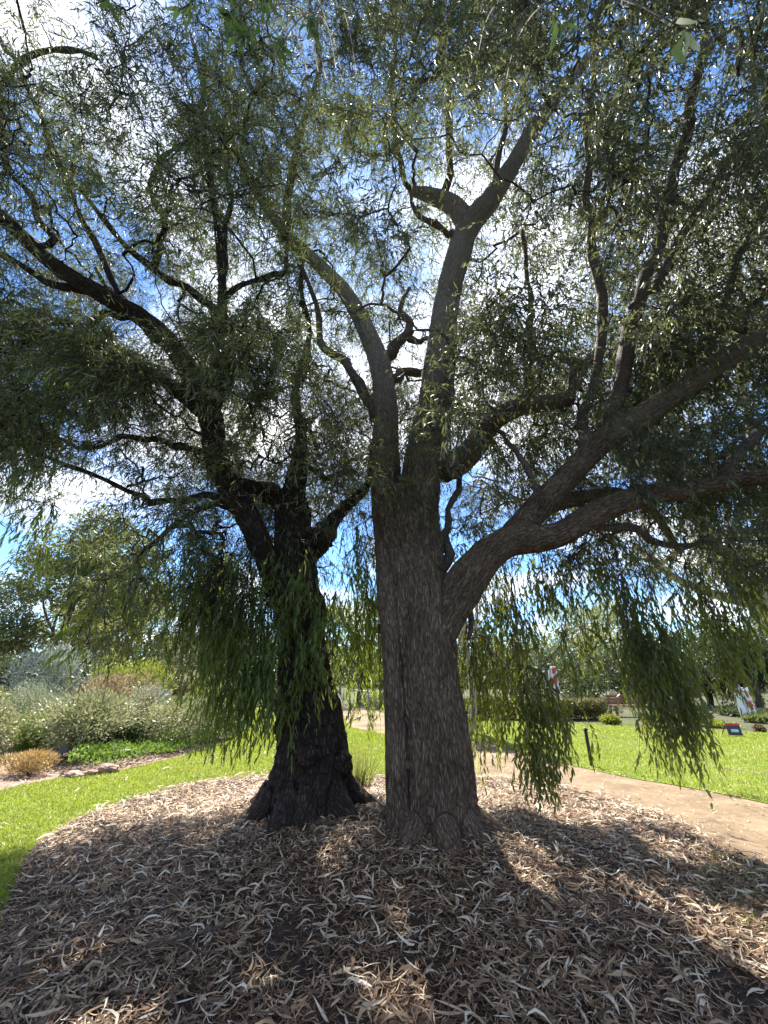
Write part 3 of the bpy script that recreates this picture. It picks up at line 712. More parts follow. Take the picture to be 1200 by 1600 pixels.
DMAP = np.array([
    [.65, .5, .26, .75, .9, .9, .9, .8, .8, .9, .8, .7],
    [.7, .48, .24, .75, .9, .9, .8, .8, .8, .9, .9, .9],
    [.42, .38, .27, .65, .9, .9, .8, .7, .8, .9, .9, .9],
    [.4, .45, .33, .6, .9, .9, .6, .55, .9, .9, .9, .8],
    [.5, .5, .45, .6, .9, .8, .45, .7, .9, .9, .8, .7],
    [.6, .55, .55, .75, .9, .7, .45, .8, .9, .9, .8, .7],
    [.7, .6, .55, .9, 1., .8, .8, .8, .9, .9, .8, .7],
    [.25, .15, .4, .85, .9, .8, .7, .8, .8, .8, .8, .8],
    [.08, .10, .28, .7, .8, .6, .3, .4, .4, .4, .5, .6],
    [.0, .08, .22, .7, .9, .6, .0, .12, .12, .05, .25, .35],
    [.0, .0, .08, .6, .7, .4, .0, .0, .0, .0, .0, .05]])
def crown_points(n):
    out = []
    ell = [((0.5, 5.0, 9.2), (9.0, 4.8, 6.2), 1.0), ((-3.6, 5.4, 4.6), (3.9, 2.0, 2.8), 1.7), ((4.2, 5.2, 5.0), (4.6, 2.4, 2.4), 1.2)]
    for c, r, w in ell:
        m = int(n * w * (r[0] * r[1] * r[2]) / 250)
        q = unit(RNG.normal(0, 1, (m, 3))) * RNG.uniform(0.12, 1, (m, 1)) ** (1 / 3.0)
        out.append(q * np.array(r) + np.array(c))
    p = np.concatenate(out)
    x, y, dz = proj(p)
    dist = np.linalg.norm(p - EYE, axis=1)
    keep = (dist > 3.6) & (p[:, 2] > np.where(p[:, 0] < -0.5, 1.8, 2.4)) & ~((p[:, 1] < 3.0) & (p[:, 2] < 6.0))
    ix = np.clip((x / 100).astype(int), 0, 11); iy = np.clip((y / 100).astype(int), 0, 10)
    off = (dz < 0.3) | (x < -200) | (x > 1400) | (y < -250)
    dm = np.where(off, 0.45, DMAP[iy, ix])
    dm = np.where((y > 1050) & ~off, 0, dm)
    # clumpiness
    cl = fbm(p * 0.95, 2)
    dm = dm * (0.85 + 3.0 * cl).clip(0.04, 1.7)
    keep &= RNG.uniform(0, 1, len(p)) < dm
    return p[keep]
MAIN = pA + pB
MAIN = [(p, r) if k != 2 else (p[:26], r[:26]) for k, (p, r) in enumerate(pA)] + [(p, r) for k, (p, r) in enumerate(pB) if k in (0, 1, 2)] + [bA[i] for i in (0, 7, 8, 9, 10, 11)]
tn = np.concatenate([p for p, r in MAIN]); tr_ = np.concatenate([r for p, r in MAIN])
tx, ty, tz = proj(tn)
def clear_of_limbs(p, extra=0.42, prob=0.82):
    x, y, dz = proj(p)
    ok = np.ones(len(p), bool)
    for i in range(len(tn)):
        if tz[i] < 0.5: continue
        rp = tr_[i] * 600 / tz[i]
        if rp < 6: continue
        rc = extra * (1.0 if rp > 11 else 0.6) * 600 / np.maximum(dz, 0.5)
        near = ((x - tx[i]) ** 2 + (y - ty[i]) ** 2 < (rp + rc * 0.8) ** 2) & (dz < tz[i] + 0.25)
        ok &= ~near
    return ok | (RNG.uniform(0, 1, len(p)) > prob)

NODE_A = np.concatenate([p[3:] for p, r in pA[1:] + bA]); NODE_B = np.concatenate([p[3:] for p, r in pB[1:] + bB])
cp = crown_points(8700)
cp = cp[clear_of_limbs(cp)]
cp = cp[RNG.uniform(0, 1, len(cp)) > np.where(sun_gap(cp) > 0.94, 0.6, 0)]
dA = np.min(np.linalg.norm(cp[:, None] - NODE_A[None, ::2], axis=2), axis=1)
dB = np.min(np.linalg.norm(cp[:, None] - NODE_B[None, ::2], axis=2), axis=1)
isB = (dB < dA)
near = np.minimum(dA, dB) < 3.4
cA, cB = cp[near & ~isB], cp[near & isB]

# hanging curtains of foliage: tip (px, py), distance, height of the bunch above the tip in m, strands
HANG_B = [(300, 1110, YB - .5, 1.5, 30), (345, 1150, YB - .6, 1.5, 34), (380, 1170, YB - .7, 1.5, 30), (268, 1050, YB - .4, 1.1, 14), (320, 1040, YB - .3, 1.4, 30),
          (395, 1110, YB - .5, 1.4, 30), (285, 1000, YB, 1.3, 26), (195, 985, YB - .3, .8, 9), (140, 990, YB - .5, .7, 8), (110, 1045, YB - .6, 0.6, 6),
          (430, 1150, YB - .75, 1.1, 26), (455, 1120, YB - .75, 1.0, 22), (500, 1060, YB - .75, 1.0, 16), (480, 1010, YB - .7, 1.0, 22), (440, 1010, YB - .7, 1.2, 26), (515, 1090, YB - .65, .5, 6),
          (570, 1080, YB + .9, 1.6, 30), (545, 1030, YB + .8, 1.3, 26), (590, 1130, YB + 1.0, 1.5, 20), (565, 1140, YB + .9, .8, 8), (590, 980, YB + 1.0, 1.3, 24), (555, 930, YB + .7, 1.2, 22),
          (235, 930, YB - .2, .8, 10), (330, 960, YB - .3, 1.2, 26), (375, 1000, YB - .4, 1.3, 26), (40, 900, YB - .9, 1.0, 14), (20, 760, YB - 1.2, 1.0, 16), (80, 640, YB - 1.1, .9, 18), (60, 700, YB - 1.1, .9, 14), (410, 950, YB - .5, .9, 20)]
HANG_A = [(775, 1170, YA + 1.2, 1.7, 26), (755, 1200, YA + .9, 1.6, 16), (800, 1090, YA + 1.0, 1.5, 26), (860, 1235, YA + .2, .95, 38), (832, 1110, YA + .25, .5, 16), (893, 1060, YA + .3, .6, 9), (832, 1195, YA + .3, 1.1, 20), (872, 1195, YA + .3, 1.0, 16), (820, 1050, YA + .5, 1.3, 22),
          (905, 1040, YA + .5, 1.1, 12), (935, 1060, YA + .7, 1.0, 6), (1055, 1198, YA - .2, 1.4, 46), (1022, 1140, YA - .1, 1.4, 36), (1085, 1165, YA - .2, 1.3, 40), (1010, 1060, YA, 1.3, 22), (1060, 1080, YA + .2, 1.4, 22), (1150, 1080, YA + .1, 1.2, 22), (1190, 1060, YA + .1, 1.2, 20), (1110, 1000, YA + .3, 1.1, 20),
          (800, 990, YA + .7, 1.2, 24), (860, 970, YA + .6, 1.1, 24), (760, 1010, YA + 1.2, 1.2, 22), (920, 960, YA + .4, .8, 8), (1180, 960, YA + .3, 1.0, 18), (990, 970, YA + .4, 1.0, 16), (740, 1110, YA + 1.1, 1.2, 12)]
def hang_anchor(h):
    t = P(h[0], h[1], h[2]); return t + np.array([0, 0.0, h[3]])
hB = np.array([hang_anchor(h) for h in HANG_B]); hA = np.array([hang_anchor(h) for h in HANG_A])

def grow(parent, nodes, node_dirs, targets, mat, rmin=0.0045):
    """join every clump to the nearest wood already there with a wandering branch"""
    tg = targets; n = len(tg)
    d0 = np.min(np.linalg.norm(tg[:, None] - nodes[None, ::2], axis=2), axis=1)
    order = np.argsort(d0)
    cap = len(nodes) + n * 5 + 10
    N = np.zeros((cap, 3)); N[:len(nodes)] = nodes; cnt = len(nodes)
    owner = np.full(cap, -1); opos = np.zeros(cap, int)
    kids = np.ones(n); par = np.full(n, -1)
    paths = np.zeros((n, 7, 3)); dirs = np.zeros((n, 3))
    for i in order:
        c = tg[i]
        dv = N[:cnt] - c
        dist = np.linalg.norm(dv, axis=1) + 0.25 * np.maximum(dv[:, 2], 0)
        j = int(np.argmin(dist)); a = N[j]
        ln = np.linalg.norm(c - a)
        side = RNG.normal(0, 1, (2, 3)) * 0.16 * ln
        side[:, 2] += 0.10 * ln
        t = np.linspace(0, 1, 7)[:, None]
        p1, p2 = a + (c - a) * 0.33 + side[0], a + (c - a) * 0.7 + side[1]
        pp = a * (1 - t) ** 3 + 3 * p1 * t * (1 - t) ** 2 + 3 * p2 * t * t * (1 - t) + c * t ** 3
        pp[1:-1] += RNG.normal(0, 1, (5, 3)) * 0.045 * ln
        paths[i] = pp; par[i] = owner[j]
        dirs[i] = unit(pp[-1] - pp[-2])
        N[cnt:cnt + 5] = pp[2:]; owner[cnt:cnt + 5] = i; cnt += 5
    for i in order[::-1]:
        if par[i] >= 0: kids[par[i]] += kids[i]
    r0 = rmin * np.sqrt(kids + 0.6) * 1.05
    r0 = np.minimum(r0, 0.06)
    rr = r0[:, None] * np.linspace(1, 0.55, 7)[None]
    b = Buf()
    tubes(b, paths, rr, 5)
    return b, dirs

def clump_leaves(lbuf, tbuf, c, dirs, ntw, nlf, tl, L, W, droop, spread=1.0, face_down=0.5, sickle=0.12, twr=0.0022):
    n = len(c)
    cc = np.repeat(c, ntw, 0); dd = np.repeat(dirs, ntw, 0); m = len(cc)
    d = unit(randdir(m) * spread + dd * 0.55 + np.array([0, 0, -0.1]))
    ln = tl * RNG.uniform(0.55, 1.25, m)
    org = cc + RNG.normal(0, 0.07, (m, 3))
    t = np.linspace(0, 1, 5)
    side = RNG.normal(0, 0.16, (m, 3))
    def at(tt):      # (m,k)
        e = tt[..., None]
        return org[:, None] + d[:, None] * (ln[:, None, None] * e) + side[:, None] * ln[:, None, None] * (e - e * e) * 2 + np.array([0, 0, -1.0]) * (droop * ln[:, None, None] * e * e)
    pts = at(np.broadcast_to(t, (m, 5)))
    pts[:, 0] = cc
    tubes(tbuf, pts, np.broadcast_to(np.linspace(1.5, 0.6, 5), (m, 5)) * twr, 3)
    tt = np.broadcast_to(np.linspace(0.14, 1.0, nlf), (m, nlf)) + RNG.normal(0, 0.03, (m, nlf))
    lp = at(tt).reshape(-1, 3)
    tan = unit((at(tt + 0.03) - at(tt - 0.03)).reshape(-1, 3))
    k = len(lp)
    sd = unit(np.cross(tan, randdir(k)) + 1e-6)
    ld = unit(tan * 0.75 + sd * 0.75 + np.array([0, 0, -face_down]) + RNG.normal(0, 0.15, (k, 3)))
    up = randdir(k) + np.array([0, 0, 0.5])
    keep = (RNG.uniform(0, 1, k) < 0.95) & (RNG.uniform(0, 1, k) > sun_gap(lp))
    add_leaves(lbuf, lp[keep], ld[keep], up[keep], (L * RNG.uniform(0.6, 1.25, k))[keep], (W * RNG.uniform(0.7, 1.3, k))[keep], 0.18, sickle)
def hang_leaves(lbuf, tbuf, hang, anchors, L, W, nl=26, spreadm=0.30, dn=1.5):
    for h, a in zip(hang, anchors):
        m = int(h[4] * dn); H = h[3]
        off = RNG.normal(0, 1, (m, 3)) * np.array([spreadm, spreadm * 0.8, 0.0])
        f = RNG.uniform(0, 0.72, m) ** 0.9
        f[:3] = 0
        st = a + off * (1.15 - 1.1 * f)[:, None] * 0.8 + np.array([0, 0, -1.0]) * (f * H)[:, None]
        ln = np.minimum(H * RNG.uniform(0.28, 0.55, m), H * (1.06 - f))
        k = 6; t = np.linspace(0, 1, k)[None, :, None]
        out = RNG.normal(0, 0.09, (m, 3)) + off * 0.25
        wv = RNG.normal(0, 0.04, (m, 1, 3)); wv[..., 2] = 0
        ph = RNG.uniform(0, 6, (m, 1, 1))
        def at(e):
            return st[:, None] + out[:, None] * np.sqrt(np.maximum(e, 0)) + np.array([0, 0, -1.0]) * ln[:, None, None] * (e ** 1.3) + wv * np.sin(e * 4 + ph)
        pts = at(np.broadcast_to(t, (m, k, 1)).clip(0.0, 1))
        tubes(tbuf, pts, np.broadcast_to(np.linspace(1.5, 0.5, k), (m, k)) * 0.0022, 3)
        # a few long stems carry the bunch
        e = np.linspace(0, 1, 9)[None, :, None]
        lg = a[None, None] + RNG.normal(0, spreadm * .5, (7, 1, 3)) * e * np.array([1, 1, 0]) + np.array([0, 0, -1.0]) * H * RNG.uniform(.6, .98, (7, 1, 1)) * e + RNG.normal(0, .03, (7, 1, 3)) * np.sin(e * 6)
        tubes(tbuf, lg, np.broadcast_to(np.linspace(2.6, 0.6, 9), (7, 9)) * 0.0022, 4)
        tt = np.broadcast_to(np.linspace(0.12, 1.0, nl)[None, :, None], (m, nl, 1)) + RNG.normal(0, 0.02, (m, nl, 1))
        tt = tt.clip(0.02, 1.02)
        lp = at(tt).reshape(-1, 3); tan = unit((at(tt + 0.02) - at(tt - 0.02)).reshape(-1, 3)); q = len(lp)
        sd = unit(np.cross(tan, randdir(q)) + 1e-6)
        ld = unit(tan * 0.9 + sd * 0.45 + np.array([0, 0, -0.5]))
        kp = RNG.uniform(0, 1, q) > 0.55 * sun_gap(lp)
        add_leaves(lbuf, lp[kp], ld[kp], randdir(q)[kp], (L * RNG.uniform(0.6, 1.2, q))[kp], (W * RNG.uniform(0.7, 1.3, q))[kp], 0.15, 0.1)

twA, twB = Buf(), Buf()
brA, dirA = grow(treeA, NODE_A, None, np.concatenate([cA, hA]), M_branch_brown)
brB, dirB = grow(treeB, NODE_B, None, np.concatenate([cB, hB]), M_branch_dark)
fA1, fA2, fB, fH, fHA = Buf(), Buf(), Buf(), Buf(), Buf()
xA, yA, _ = proj(cA)
right = xA + RNG.normal(0, 90, len(xA)) > 690
dAc = dirA[:len(cA)]; dBc = dirB[:len(cB)]
print("clumps", len(cA), len(cB), right.sum())
clump_leaves(fA1, twA, cA[~right], dAc[~right], 12, 15, 0.55, 0.115, 0.013, 0.35)
clump_leaves(fA2, twA, cA[right], dAc[right], 11, 14, 0.55, 0.095, 0.021, 0.4, face_down=0.8)
clump_leaves(fB, twB, cB, dBc, 11, 15, 0.55, 0.125, 0.0125, 0.35, face_down=0.5)
hang_leaves(fH, twB, HANG_B, hB, 0.115, 0.018, 17, 0.25, 2.1)
hang_leaves(fHA, twA, HANG_A, hA, 0.10, 0.024, 15, 0.21, 2.0)
link("twigs", brA, M_branch_brown, treeA)["kind"] = "stuff"
link("twigs", twA, M_branch_brown, treeA)["kind"] = "stuff"
link("twigs", brB, M_branch_dark, treeB)["kind"] = "stuff"
link("twigs", twB, M_branch_dark, treeB)["kind"] = "stuff"
link("foliage", fA1, M_leaf_narrow, treeA)
link("foliage", fA2, M_leaf_gum, treeA)
link("foliage", fHA, M_leaf_hang, treeA)
link("foliage", fB, M_leaf_narrow, treeB)
link("foliage", fH, M_leaf_fresh, treeB)
print("leaves", sum(b.n for b in (fA1, fA2, fB, fH, fHA)) / 6)

# fresh green sprays sprouting straight from the trunks
def sprout(parent, c, n, tl, mat, L=0.085, W=0.011):
    lb, tb = Buf(), Buf()
    c = np.asarray(c)
    clump_leaves(lb, tb, c[None], np.array([[0, -0.8, 0.0]]), n, 20, tl, L, W, 0.5, 1.0, 0.4)
    o = link("foliage", lb, mat, parent); link("twig", tb, M_branch_brown, o)
for px, py, n, tl in ((620, 690, 16, .55), (600, 740, 10, .5), (650, 650, 8, .4), (640, 760, 8, .45)):
    sprout(treeA, P(px, py, YA - .35), n, tl, M_leaf_fresh)
# close leafy sprigs hanging from the crown above the viewer
def near_sprig(px, py, dist, n, L, W, name="foliage", spread_=0.05, wild=.45):
    d = ray(px, py); c = EYE + d * dist
    top = np.array([c[0] * 1.6 + 0.1, c[1] + 1.6, c[2] + 4.6])
    t = np.linspace(0, 1, 14)[:, None]
    mid = np.array([c[0], c[1] + 0.25, c[2] + 2.2])
    p = top * (1 - t) ** 2 + 2 * mid * t * (1 - t) + (c + np.array([0, 0, 0.10])) * t * t
    tb = Buf(); tube(tb, p, np.linspace(0.006, 0.0016, 14), 6, bark=True)
    lb = Buf()
    k = n
    tt = RNG.uniform(1 - spread_, 1.0, k)[:, None]
    lp = top * (1 - tt) ** 2 + 2 * mid * tt * (1 - tt) + (c + np.array([0, 0, 0.10])) * tt * tt
    ld = unit(randdir(k) * wild + np.array([0, 0, -1.0]))
    add_leaves(lb, lp, ld, randdir(k), L * RNG.uniform(0.7, 1.2, k), W * RNG.uniform(0.8, 1.2, k), 0.2, 0.25)
    o = link(name, lb, M_leaf_near, treeA); link("twig", tb, M_branch_brown, o)
near_sprig(1093, 75, 0.95, 4, 0.17, 0.019, spread_=.02, wild=.2)
near_sprig(268, 40, 1.1, 12, 0.11, 0.015)
near_sprig(370, 80, 1.3, 22, 0.11, 0.013)
near_sprig(430, 100, 1.3, 16, 0.11, 0.013)
near_sprig(400, 20, 1.25, 26, 0.11, 0.013)
near_sprig(345, 45, 1.3, 22, 0.10, 0.013)
near_sprig(480, 60, 1.35, 20, 0.10, 0.012)
near_sprig(890, 60, 1.3, 14, 0.11, 0.012)
near_sprig(133, 30, 1.0, 3, 0.10, 0.016)

# ------------------------------------------------------------------ the garden behind
def gx(px, Y):                      # ground x under a picture column at distance Y
    return (px - 600.0) / 600.0 * (Y * CP - 1.6 * SP)
def top_z(py, Y): return float(P(600, py, Y)[2])
def blob_leaves(buf, c, rad, n, L, W, down=0.4, shell=0.55, out=0.6):
    c = np.asarray(c); q = unit(RNG.normal(0, 1, (n, 3)))
    rr = RNG.uniform(shell ** 3, 1, n)[:, None] ** (1 / 3.0)
    w = fbm(q * 2.1 + c * 0.7, 3)[:, None]
    p = c + q * rr * (1 + 0.45 * w) * np.array(rad)
    d = unit(q * out + randdir(n) + np.array([0, 0, -down]))
    add = RNG.uniform(0, 1, n) < (0.75 + 1.2 * fbm(p * 1.4, 2)).clip(0.1, 1)
    add_quads(buf, p[add], d[add], randdir(n)[add], L * RNG.uniform(.6, 1.3, n)[add], W * RNG.uniform(.6, 1.3, n)[add])
def bg_tree(name, label, px, Y, top_py, base_frac, spread, n, mat, bark, lean=0.0, L=0.22, W=0.07, lobes=9, tr=0.16, group=None, down=0.5, seed=1, cat="tree"):
    rs = np.random.default_rng(seed)
    x = gx(px, Y); H = top_z(top_py, Y)
    t = thing(name, label, cat, (x, Y, 0), group)
    z0 = H * base_frac
    cs = []
    for i in range(lobes):
        a = rs.uniform(0, 6.28); r = spread * math.sqrt(rs.uniform(0.02, 1))
        z = rs.uniform(z0 + spread * .25, H - spread * .3)
        k = 1 - 0.5 * max(0, (z - (z0 + H) / 2) / (H - z0))
        cs.append(np.array([x + lean * z / H + math.cos(a) * r * k, Y + math.sin(a) * r * k, z]))
    cs.append(np.array([x + lean, Y, H - spread * .35]))
    tb = Buf()
    tp = np.array([[x, Y, -0.05], [x + lean * .2 + .1, Y, H * .25], [x + lean * .5, Y + .1, H * .5], [x + lean * .85, Y, H * .85]])
    p, r = smooth_path(tp, [tr, tr * .8, tr * .6, tr * .2], 4)
    tube(tb, p, r, 10, bark=True, wob=.2)
    for c in cs:
        j = min(len(p) - 3, 3 + int(rs.uniform(0, 1) * (len(p) - 6)))
        m = (p[j] + c) / 2 + np.array([0, 0, .15 * spread]) + rs.normal(0, .15 * spread, 3)
        q, rq = smooth_path([p[j], m, c], [r[j] * .6, r[j] * .35, .012], 5)
        tube(tb, q, rq, 6, bark=True)
    link("trunk", tb, bark, t)
    lb = Buf()
    n = int(n * 1.7)
    for c in cs:
        k = rs.uniform(.28, .5) * spread
        blob_leaves(lb, c, (k * 1.2, k * 1.2, k * .85), int(n / len(cs)), L, W, down, 0.3)
    link("crown", lb, mat, t, smooth=False)
    return t
def shrub(name, label, px, Y, wpx, top_py, n, L, W, mat, up=0.5, stems=7, cat="shrub", group=None, deep=0.8, lobes=5, seed=1):
    rs = np.random.default_rng(seed)
    x = gx(px, Y); H = max(0.15, top_z(top_py, Y)); w = wpx * 0.5 * (Y * CP) / 600
    t = thing(name, label, cat, (x, Y, 0), group)
    lb, sb = Buf(), Buf()
    for i in range(lobes):
        a = rs.uniform(0, 6.28); r = rs.uniform(0, .6)
        c = np.array([x + math.cos(a) * r * w, Y + math.sin(a) * r * w * deep, H * rs.uniform(.42, .62)])
        k = rs.uniform(.5, .7)
        blob_leaves(lb, c, (w * k, w * k * deep, H * .42), int(n * 1.35 / lobes), L * 1.45, W * 1.45, -up, 0.45, .9)
        q, rq = smooth_path([[x + rs.normal(0, .05), Y + rs.normal(0, .05), 0], [(x + c[0]) / 2, (Y + c[1]) / 2, H * .25], c], [.022, .016, .006], 4)
        tube(sb, q, rq, 5, bark=True)
    link("foliage", lb, mat, t, smooth=False); link("stem", sb, M_branch_brown, t)
    return t
def tuft(name, label, px, Y, wpx, top_py, n, mat, cat="grass tuft"):
    x = gx(px, Y); H = max(.15, top_z(top_py, Y)); w = wpx * .5 * Y * CP / 600
    p = np.stack([x + RNG.normal(0, w * .25, n), Y + RNG.normal(0, w * .25, n), np.zeros(n)], 1)
    d = unit(np.stack([RNG.normal(0, .35, n), RNG.normal(0, .35, n), np.ones(n)], 1))
    b = Buf(); add_leaves(b, p, d, randdir(n), H * RNG.uniform(.6, 1.1, n), np.full(n, .012), 0.25, .1)
    o = link(name, b, mat); return tag(o, label, cat)
MG = lambda nm, a, b, c, tr, tf=.35: leaf_mat(nm, [a, b, c], tr, tf, .5, .3, .8)
L_olive = MG("leaf_olive", (.065, .085, .03), (.12, .14, .05), (.18, .19, .075), (.2, .23, .06))
L_dark = MG("leaf_dark", (.03, .042, .022), (.05, .065, .034), (.075, .09, .045), (.1, .14, .04))
L_pale = MG("leaf_pale", (.13, .16, .045), (.2, .22, .07), (.29, .29, .11), (.3, .33, .08))
L_yel = MG("leaf_yellow", (.11, .15, .02), (.17, .2, .03), (.22, .24, .04), (.32, .36, .04))
L_green = MG("leaf_green", (.06, .10, .02), (.11, .17, .035), (.2, .25, .08), (.18, .3, .03))
L_grey = MG("leaf_grey", (.18, .21, .11), (.28, .31, .19), (.4, .42, .30), (.3, .32, .22), .2)
L_silver = MG("leaf_silver", (.2, .23, .15), (.34, .37, .28), (.52, .55, .48), (.3, .33, .28), .15)
L_tan = MG("leaf_tan", (.26, .18, .07), (.4, .28, .12), (.5, .4, .2), (.4, .25, .08), .25)
L_sage = MG("leaf_sage", (.12, .135, .06), (.24, .25, .13), (.42, .40, .26), (.25, .26, .1), .3)
L_pink = MG("leaf_pink", (.2, .15, .09), (.3, .22, .14), (.38, .27, .2), (.3, .22, .12), .3)
L_brown = MG("leaf_brown", (.06, .05, .035), (.10, .08, .06), (.14, .115, .085), (.12, .1, .06), .2)

TR = "trees around the garden"
bg_tree("gum_tree", "tall olive gum tree rising over the silver shrubs at the left edge", 40, 17, 790, .25, 3.1, 17000, L_olive, M_branch_brown, .8, group=TR, seed=3)
bg_tree("gum_tree", "rounded olive tree behind the yellow shrub left of the dark trunk", 175, 24, 915, .2, 3.2, 11000, L_olive, M_branch_brown, .3, group=TR, seed=4)
bg_tree("gum_tree", "pale olive tree between the tall left gum and the rounded tree", 100, 22, 890, .2, 3.0, 11000, L_pale, M_branch_brown, .3, group=TR, seed=17)
bg_tree("bare_tree", "low brownish thicket tree with a thin crown behind the shrub bed", 255, 22, 1015, .15, 2.0, 5000, L_brown, M_branch_brown, .2, group=TR, seed=5, L=.16, W=.04)
bg_tree("gum_tree", "dull green tree seen through the drooping fronds left of the dark trunk", 350, 30, 960, .25, 3.2, 8000, L_dark, M_branch_brown, .2, group=TR, seed=6)
bg_tree("gum_tree", "bright yellow green tree seen between the two big trunks", 560, 26, 930, .2, 2.8, 10000, L_pale, M_branch_brown, .2, group=TR, seed=7)
bg_tree("gum_tree", "slim pale trunked tree just right of the grey trunk beyond the path", 738, 13, 880, .72, 1.2, 4000, L_pale, M_pale_bark, .1, group=TR, seed=8, tr=.14, lobes=6, L=.14, W=.04)
bg_tree("gum_tree", "dense dark green tree behind the clipped hedge right of the left banner", 975, 25, 1000, .1, 3.0, 16000, L_dark, M_branch_brown, .0, group=TR, seed=9, lobes=14)
bg_tree("gum_tree", "light olive tree with an airy crown rising behind the dark hedge tree", 930, 33, 930, .35, 3.6, 9000, L_pale, M_branch_brown, .5, group=TR, seed=10)
bg_tree("gum_tree", "dark tree behind the left banner and the hedge", 860, 29, 1010, .08, 2.6, 9000, L_dark, M_branch_brown, .0, group=TR, seed=11, lobes=12)
bg_tree("gum_tree", "dark leaning tree behind the right banner", 1190, 21, 975, .12, 2.8, 13000, L_dark, M_branch_brown, -.3, group=TR, seed=12)
bg_tree("bare_tree", "pinkish brown twiggy tree between the bench and the right banner", 1110, 24, 1040, .08, 2.2, 7000, L_brown, M_branch_brown, .2, group=TR, seed=13, L=.16, W=.04)
bg_tree("gum_tree", "broad olive tree right of the right banner, mostly out of frame", 1310, 22, 930, .15, 3.6, 13000, L_olive, M_branch_brown, -.3, group=TR, seed=14)
bg_tree("gum_tree", "far olive tree seen past the right side of the grey trunk", 800, 36, 985, .15, 3.2, 7000, L_olive, M_branch_brown, -.3, group=TR, seed=15)
bg_tree("gum_tree", "broad tree out past the left edge behind the silver shrubs", -170, 19, 880, .2, 3.4, 9000, L_dark, M_branch_brown, .3, group=TR, seed=16)
# a neighbouring big gum whose boughs reach in from the right
NB = [[(1330, 1180, 9.5, 60), (1290, 1080, 9.5, 54), (1240, 1000, 9.4, 46), (1190, 945, 9.2, 36), (1140, 890, 9.0, 26), (1090, 800, 8.8, 18), (1060, 700, 8.6, 12), (1030, 600, 8.4, 8)],
      [(1265, 1040, 9.4, 34), (1260, 940, 9.4, 26), (1230, 840, 9.2, 20), (1190, 740, 9.0, 15), (1160, 600, 8.8, 10), (1150, 480, 8.6, 7)],
      [(1190, 945, 9.2, 20), (1120, 930, 8.9, 14), (1050, 900, 8.6, 10), (990, 850, 8.4, 7)],
      [(1230, 840, 9.2, 14), (1150, 830, 9.0, 11), (1080, 850, 8.8, 8), (1020, 890, 8.6, 6)]]
nbp = [limb(x) for x in NB]
treeC = thing("gum_tree", "pale barked gum leaning in from the right edge behind the long limb", "tree", (nbp[0][0][0][0], 9.5, 0), TR)
b = Buf()
root = nbp[0][0][0].copy(); root[2] = -0.1
p0, r0 = np.vstack([root[None], nbp[0][0]]), np.concatenate([[nbp[0][1][0] * 1.2], nbp[0][1]])
tube(b, p0, r0, 16, bark=True, wob=.15); link("trunk", b, M_pale_bark, treeC)
for p, r in nbp[1:]:
    b = Buf(); tube(b, p, r, 10, bark=True, wob=.15); link("branch", b, M_pale_bark, treeC)
nn = np.concatenate([p[4:] for p, r in nbp])
pick = nn[RNG.integers(0, len(nn), 340)] + RNG.normal(0, .75, (340, 3)) * np.array([1.1, .8, .9])
pick = pick[pick[:, 2] > 3.6]
bb2, dd2 = grow(treeC, nn, None, pick, None)
lb, tb = Buf(), Buf()
clump_leaves(lb, tb, pick, dd2, 10, 14, .6, .1, .022, .6, face_down=.9)
link("twigs", bb2, M_branch_brown, treeC)["kind"] = "stuff"; link("twigs", tb, M_branch_brown, treeC)["kind"] = "stuff"
link("foliage", lb, M_leaf_gum, treeC)

# far wood closing the horizon
fw = Buf()
for i in range(150):
    a = R(-75 + 150 * i / 149); rr = random.uniform(55, 85)
    blob_leaves(fw, (math.sin(a) * rr, math.cos(a) * rr, random.uniform(1.0, 3.8)), (random.uniform(4, 6), 3, random.uniform(3, 6)), 900, .7, .3, .2, .3)
tag(link("far_trees", fw, L_dark, smooth=False), "distant belt of dark trees along the horizon", "trees", kind='stuff')

SH = "shrubs in the left bed"
shrub("shrub", "orange tan dry shrub beside the small dark label at the left edge", 40, 7.9, 84, 1172, 3600, .05, .012, L_tan, .9, group=SH, seed=1)
shrub("shrub", "wide pale sage shrub with a dark stem behind the label", 125, 9.4, 200, 1078, 11000, .06, .022, L_sage, .4, group=SH, seed=2, lobes=8)
shrub("shrub", "rounded silvery grey cushion bush at the left edge", 28, 10.4, 120, 1062, 8000, .05, .012, L_grey, .6, group=SH, seed=3)
shrub("shrub", "tall silver white shrub under the gum tree at the left edge", 55, 13.0, 140, 1008, 7000, .10, .03, L_silver, .4, group=SH, seed=4)
shrub("shrub", "pale sage shrub at the left edge beside the tan one", -30, 8.8, 120, 1090, 5000, .06, .022, L_sage, .4, group=SH, seed=5)
shrub("shrub", "pinkish tipped shrub above the wide sage shrub", 145, 11.6, 130, 1048, 6000, .07, .02, L_pink, .7, group=SH, seed=6)
shrub("shrub", "bright yellow green shrub under the drooping left fronds", 190, 14.0, 120, 1022, 6000, .08, .022, L_yel, .6, group=SH, seed=7)
shrub("shrub", "low silver leaved shrub right of the pinkish shrub", 222, 12.0, 90, 1068, 4000, .07, .03, L_silver, .3, group=SH, seed=8)
shrub("shrub", "brownish sage shrub behind the green ground cover", 260, 11.0, 160, 1085, 7000, .06, .022, L_sage, .4, group=SH, seed=9, lobes=7)
shrub("shrub", "olive shrub at the far end of the bed by the lawn", 325, 12.0, 115, 1098, 5000, .07, .025, L_olive, .4, group=SH, seed=10)
shrub("shrub", "dark green shrub low between the sage shrubs", 190, 10.0, 80, 1128, 3500, .06, .025, L_dark, .4, group=SH, seed=11)
shrub("shrub", "fresh green leafy shrub behind the fronds at the far lawn", 300, 16.0, 90, 1075, 4000, .10, .03, L_yel, .3, group=SH, seed=12)
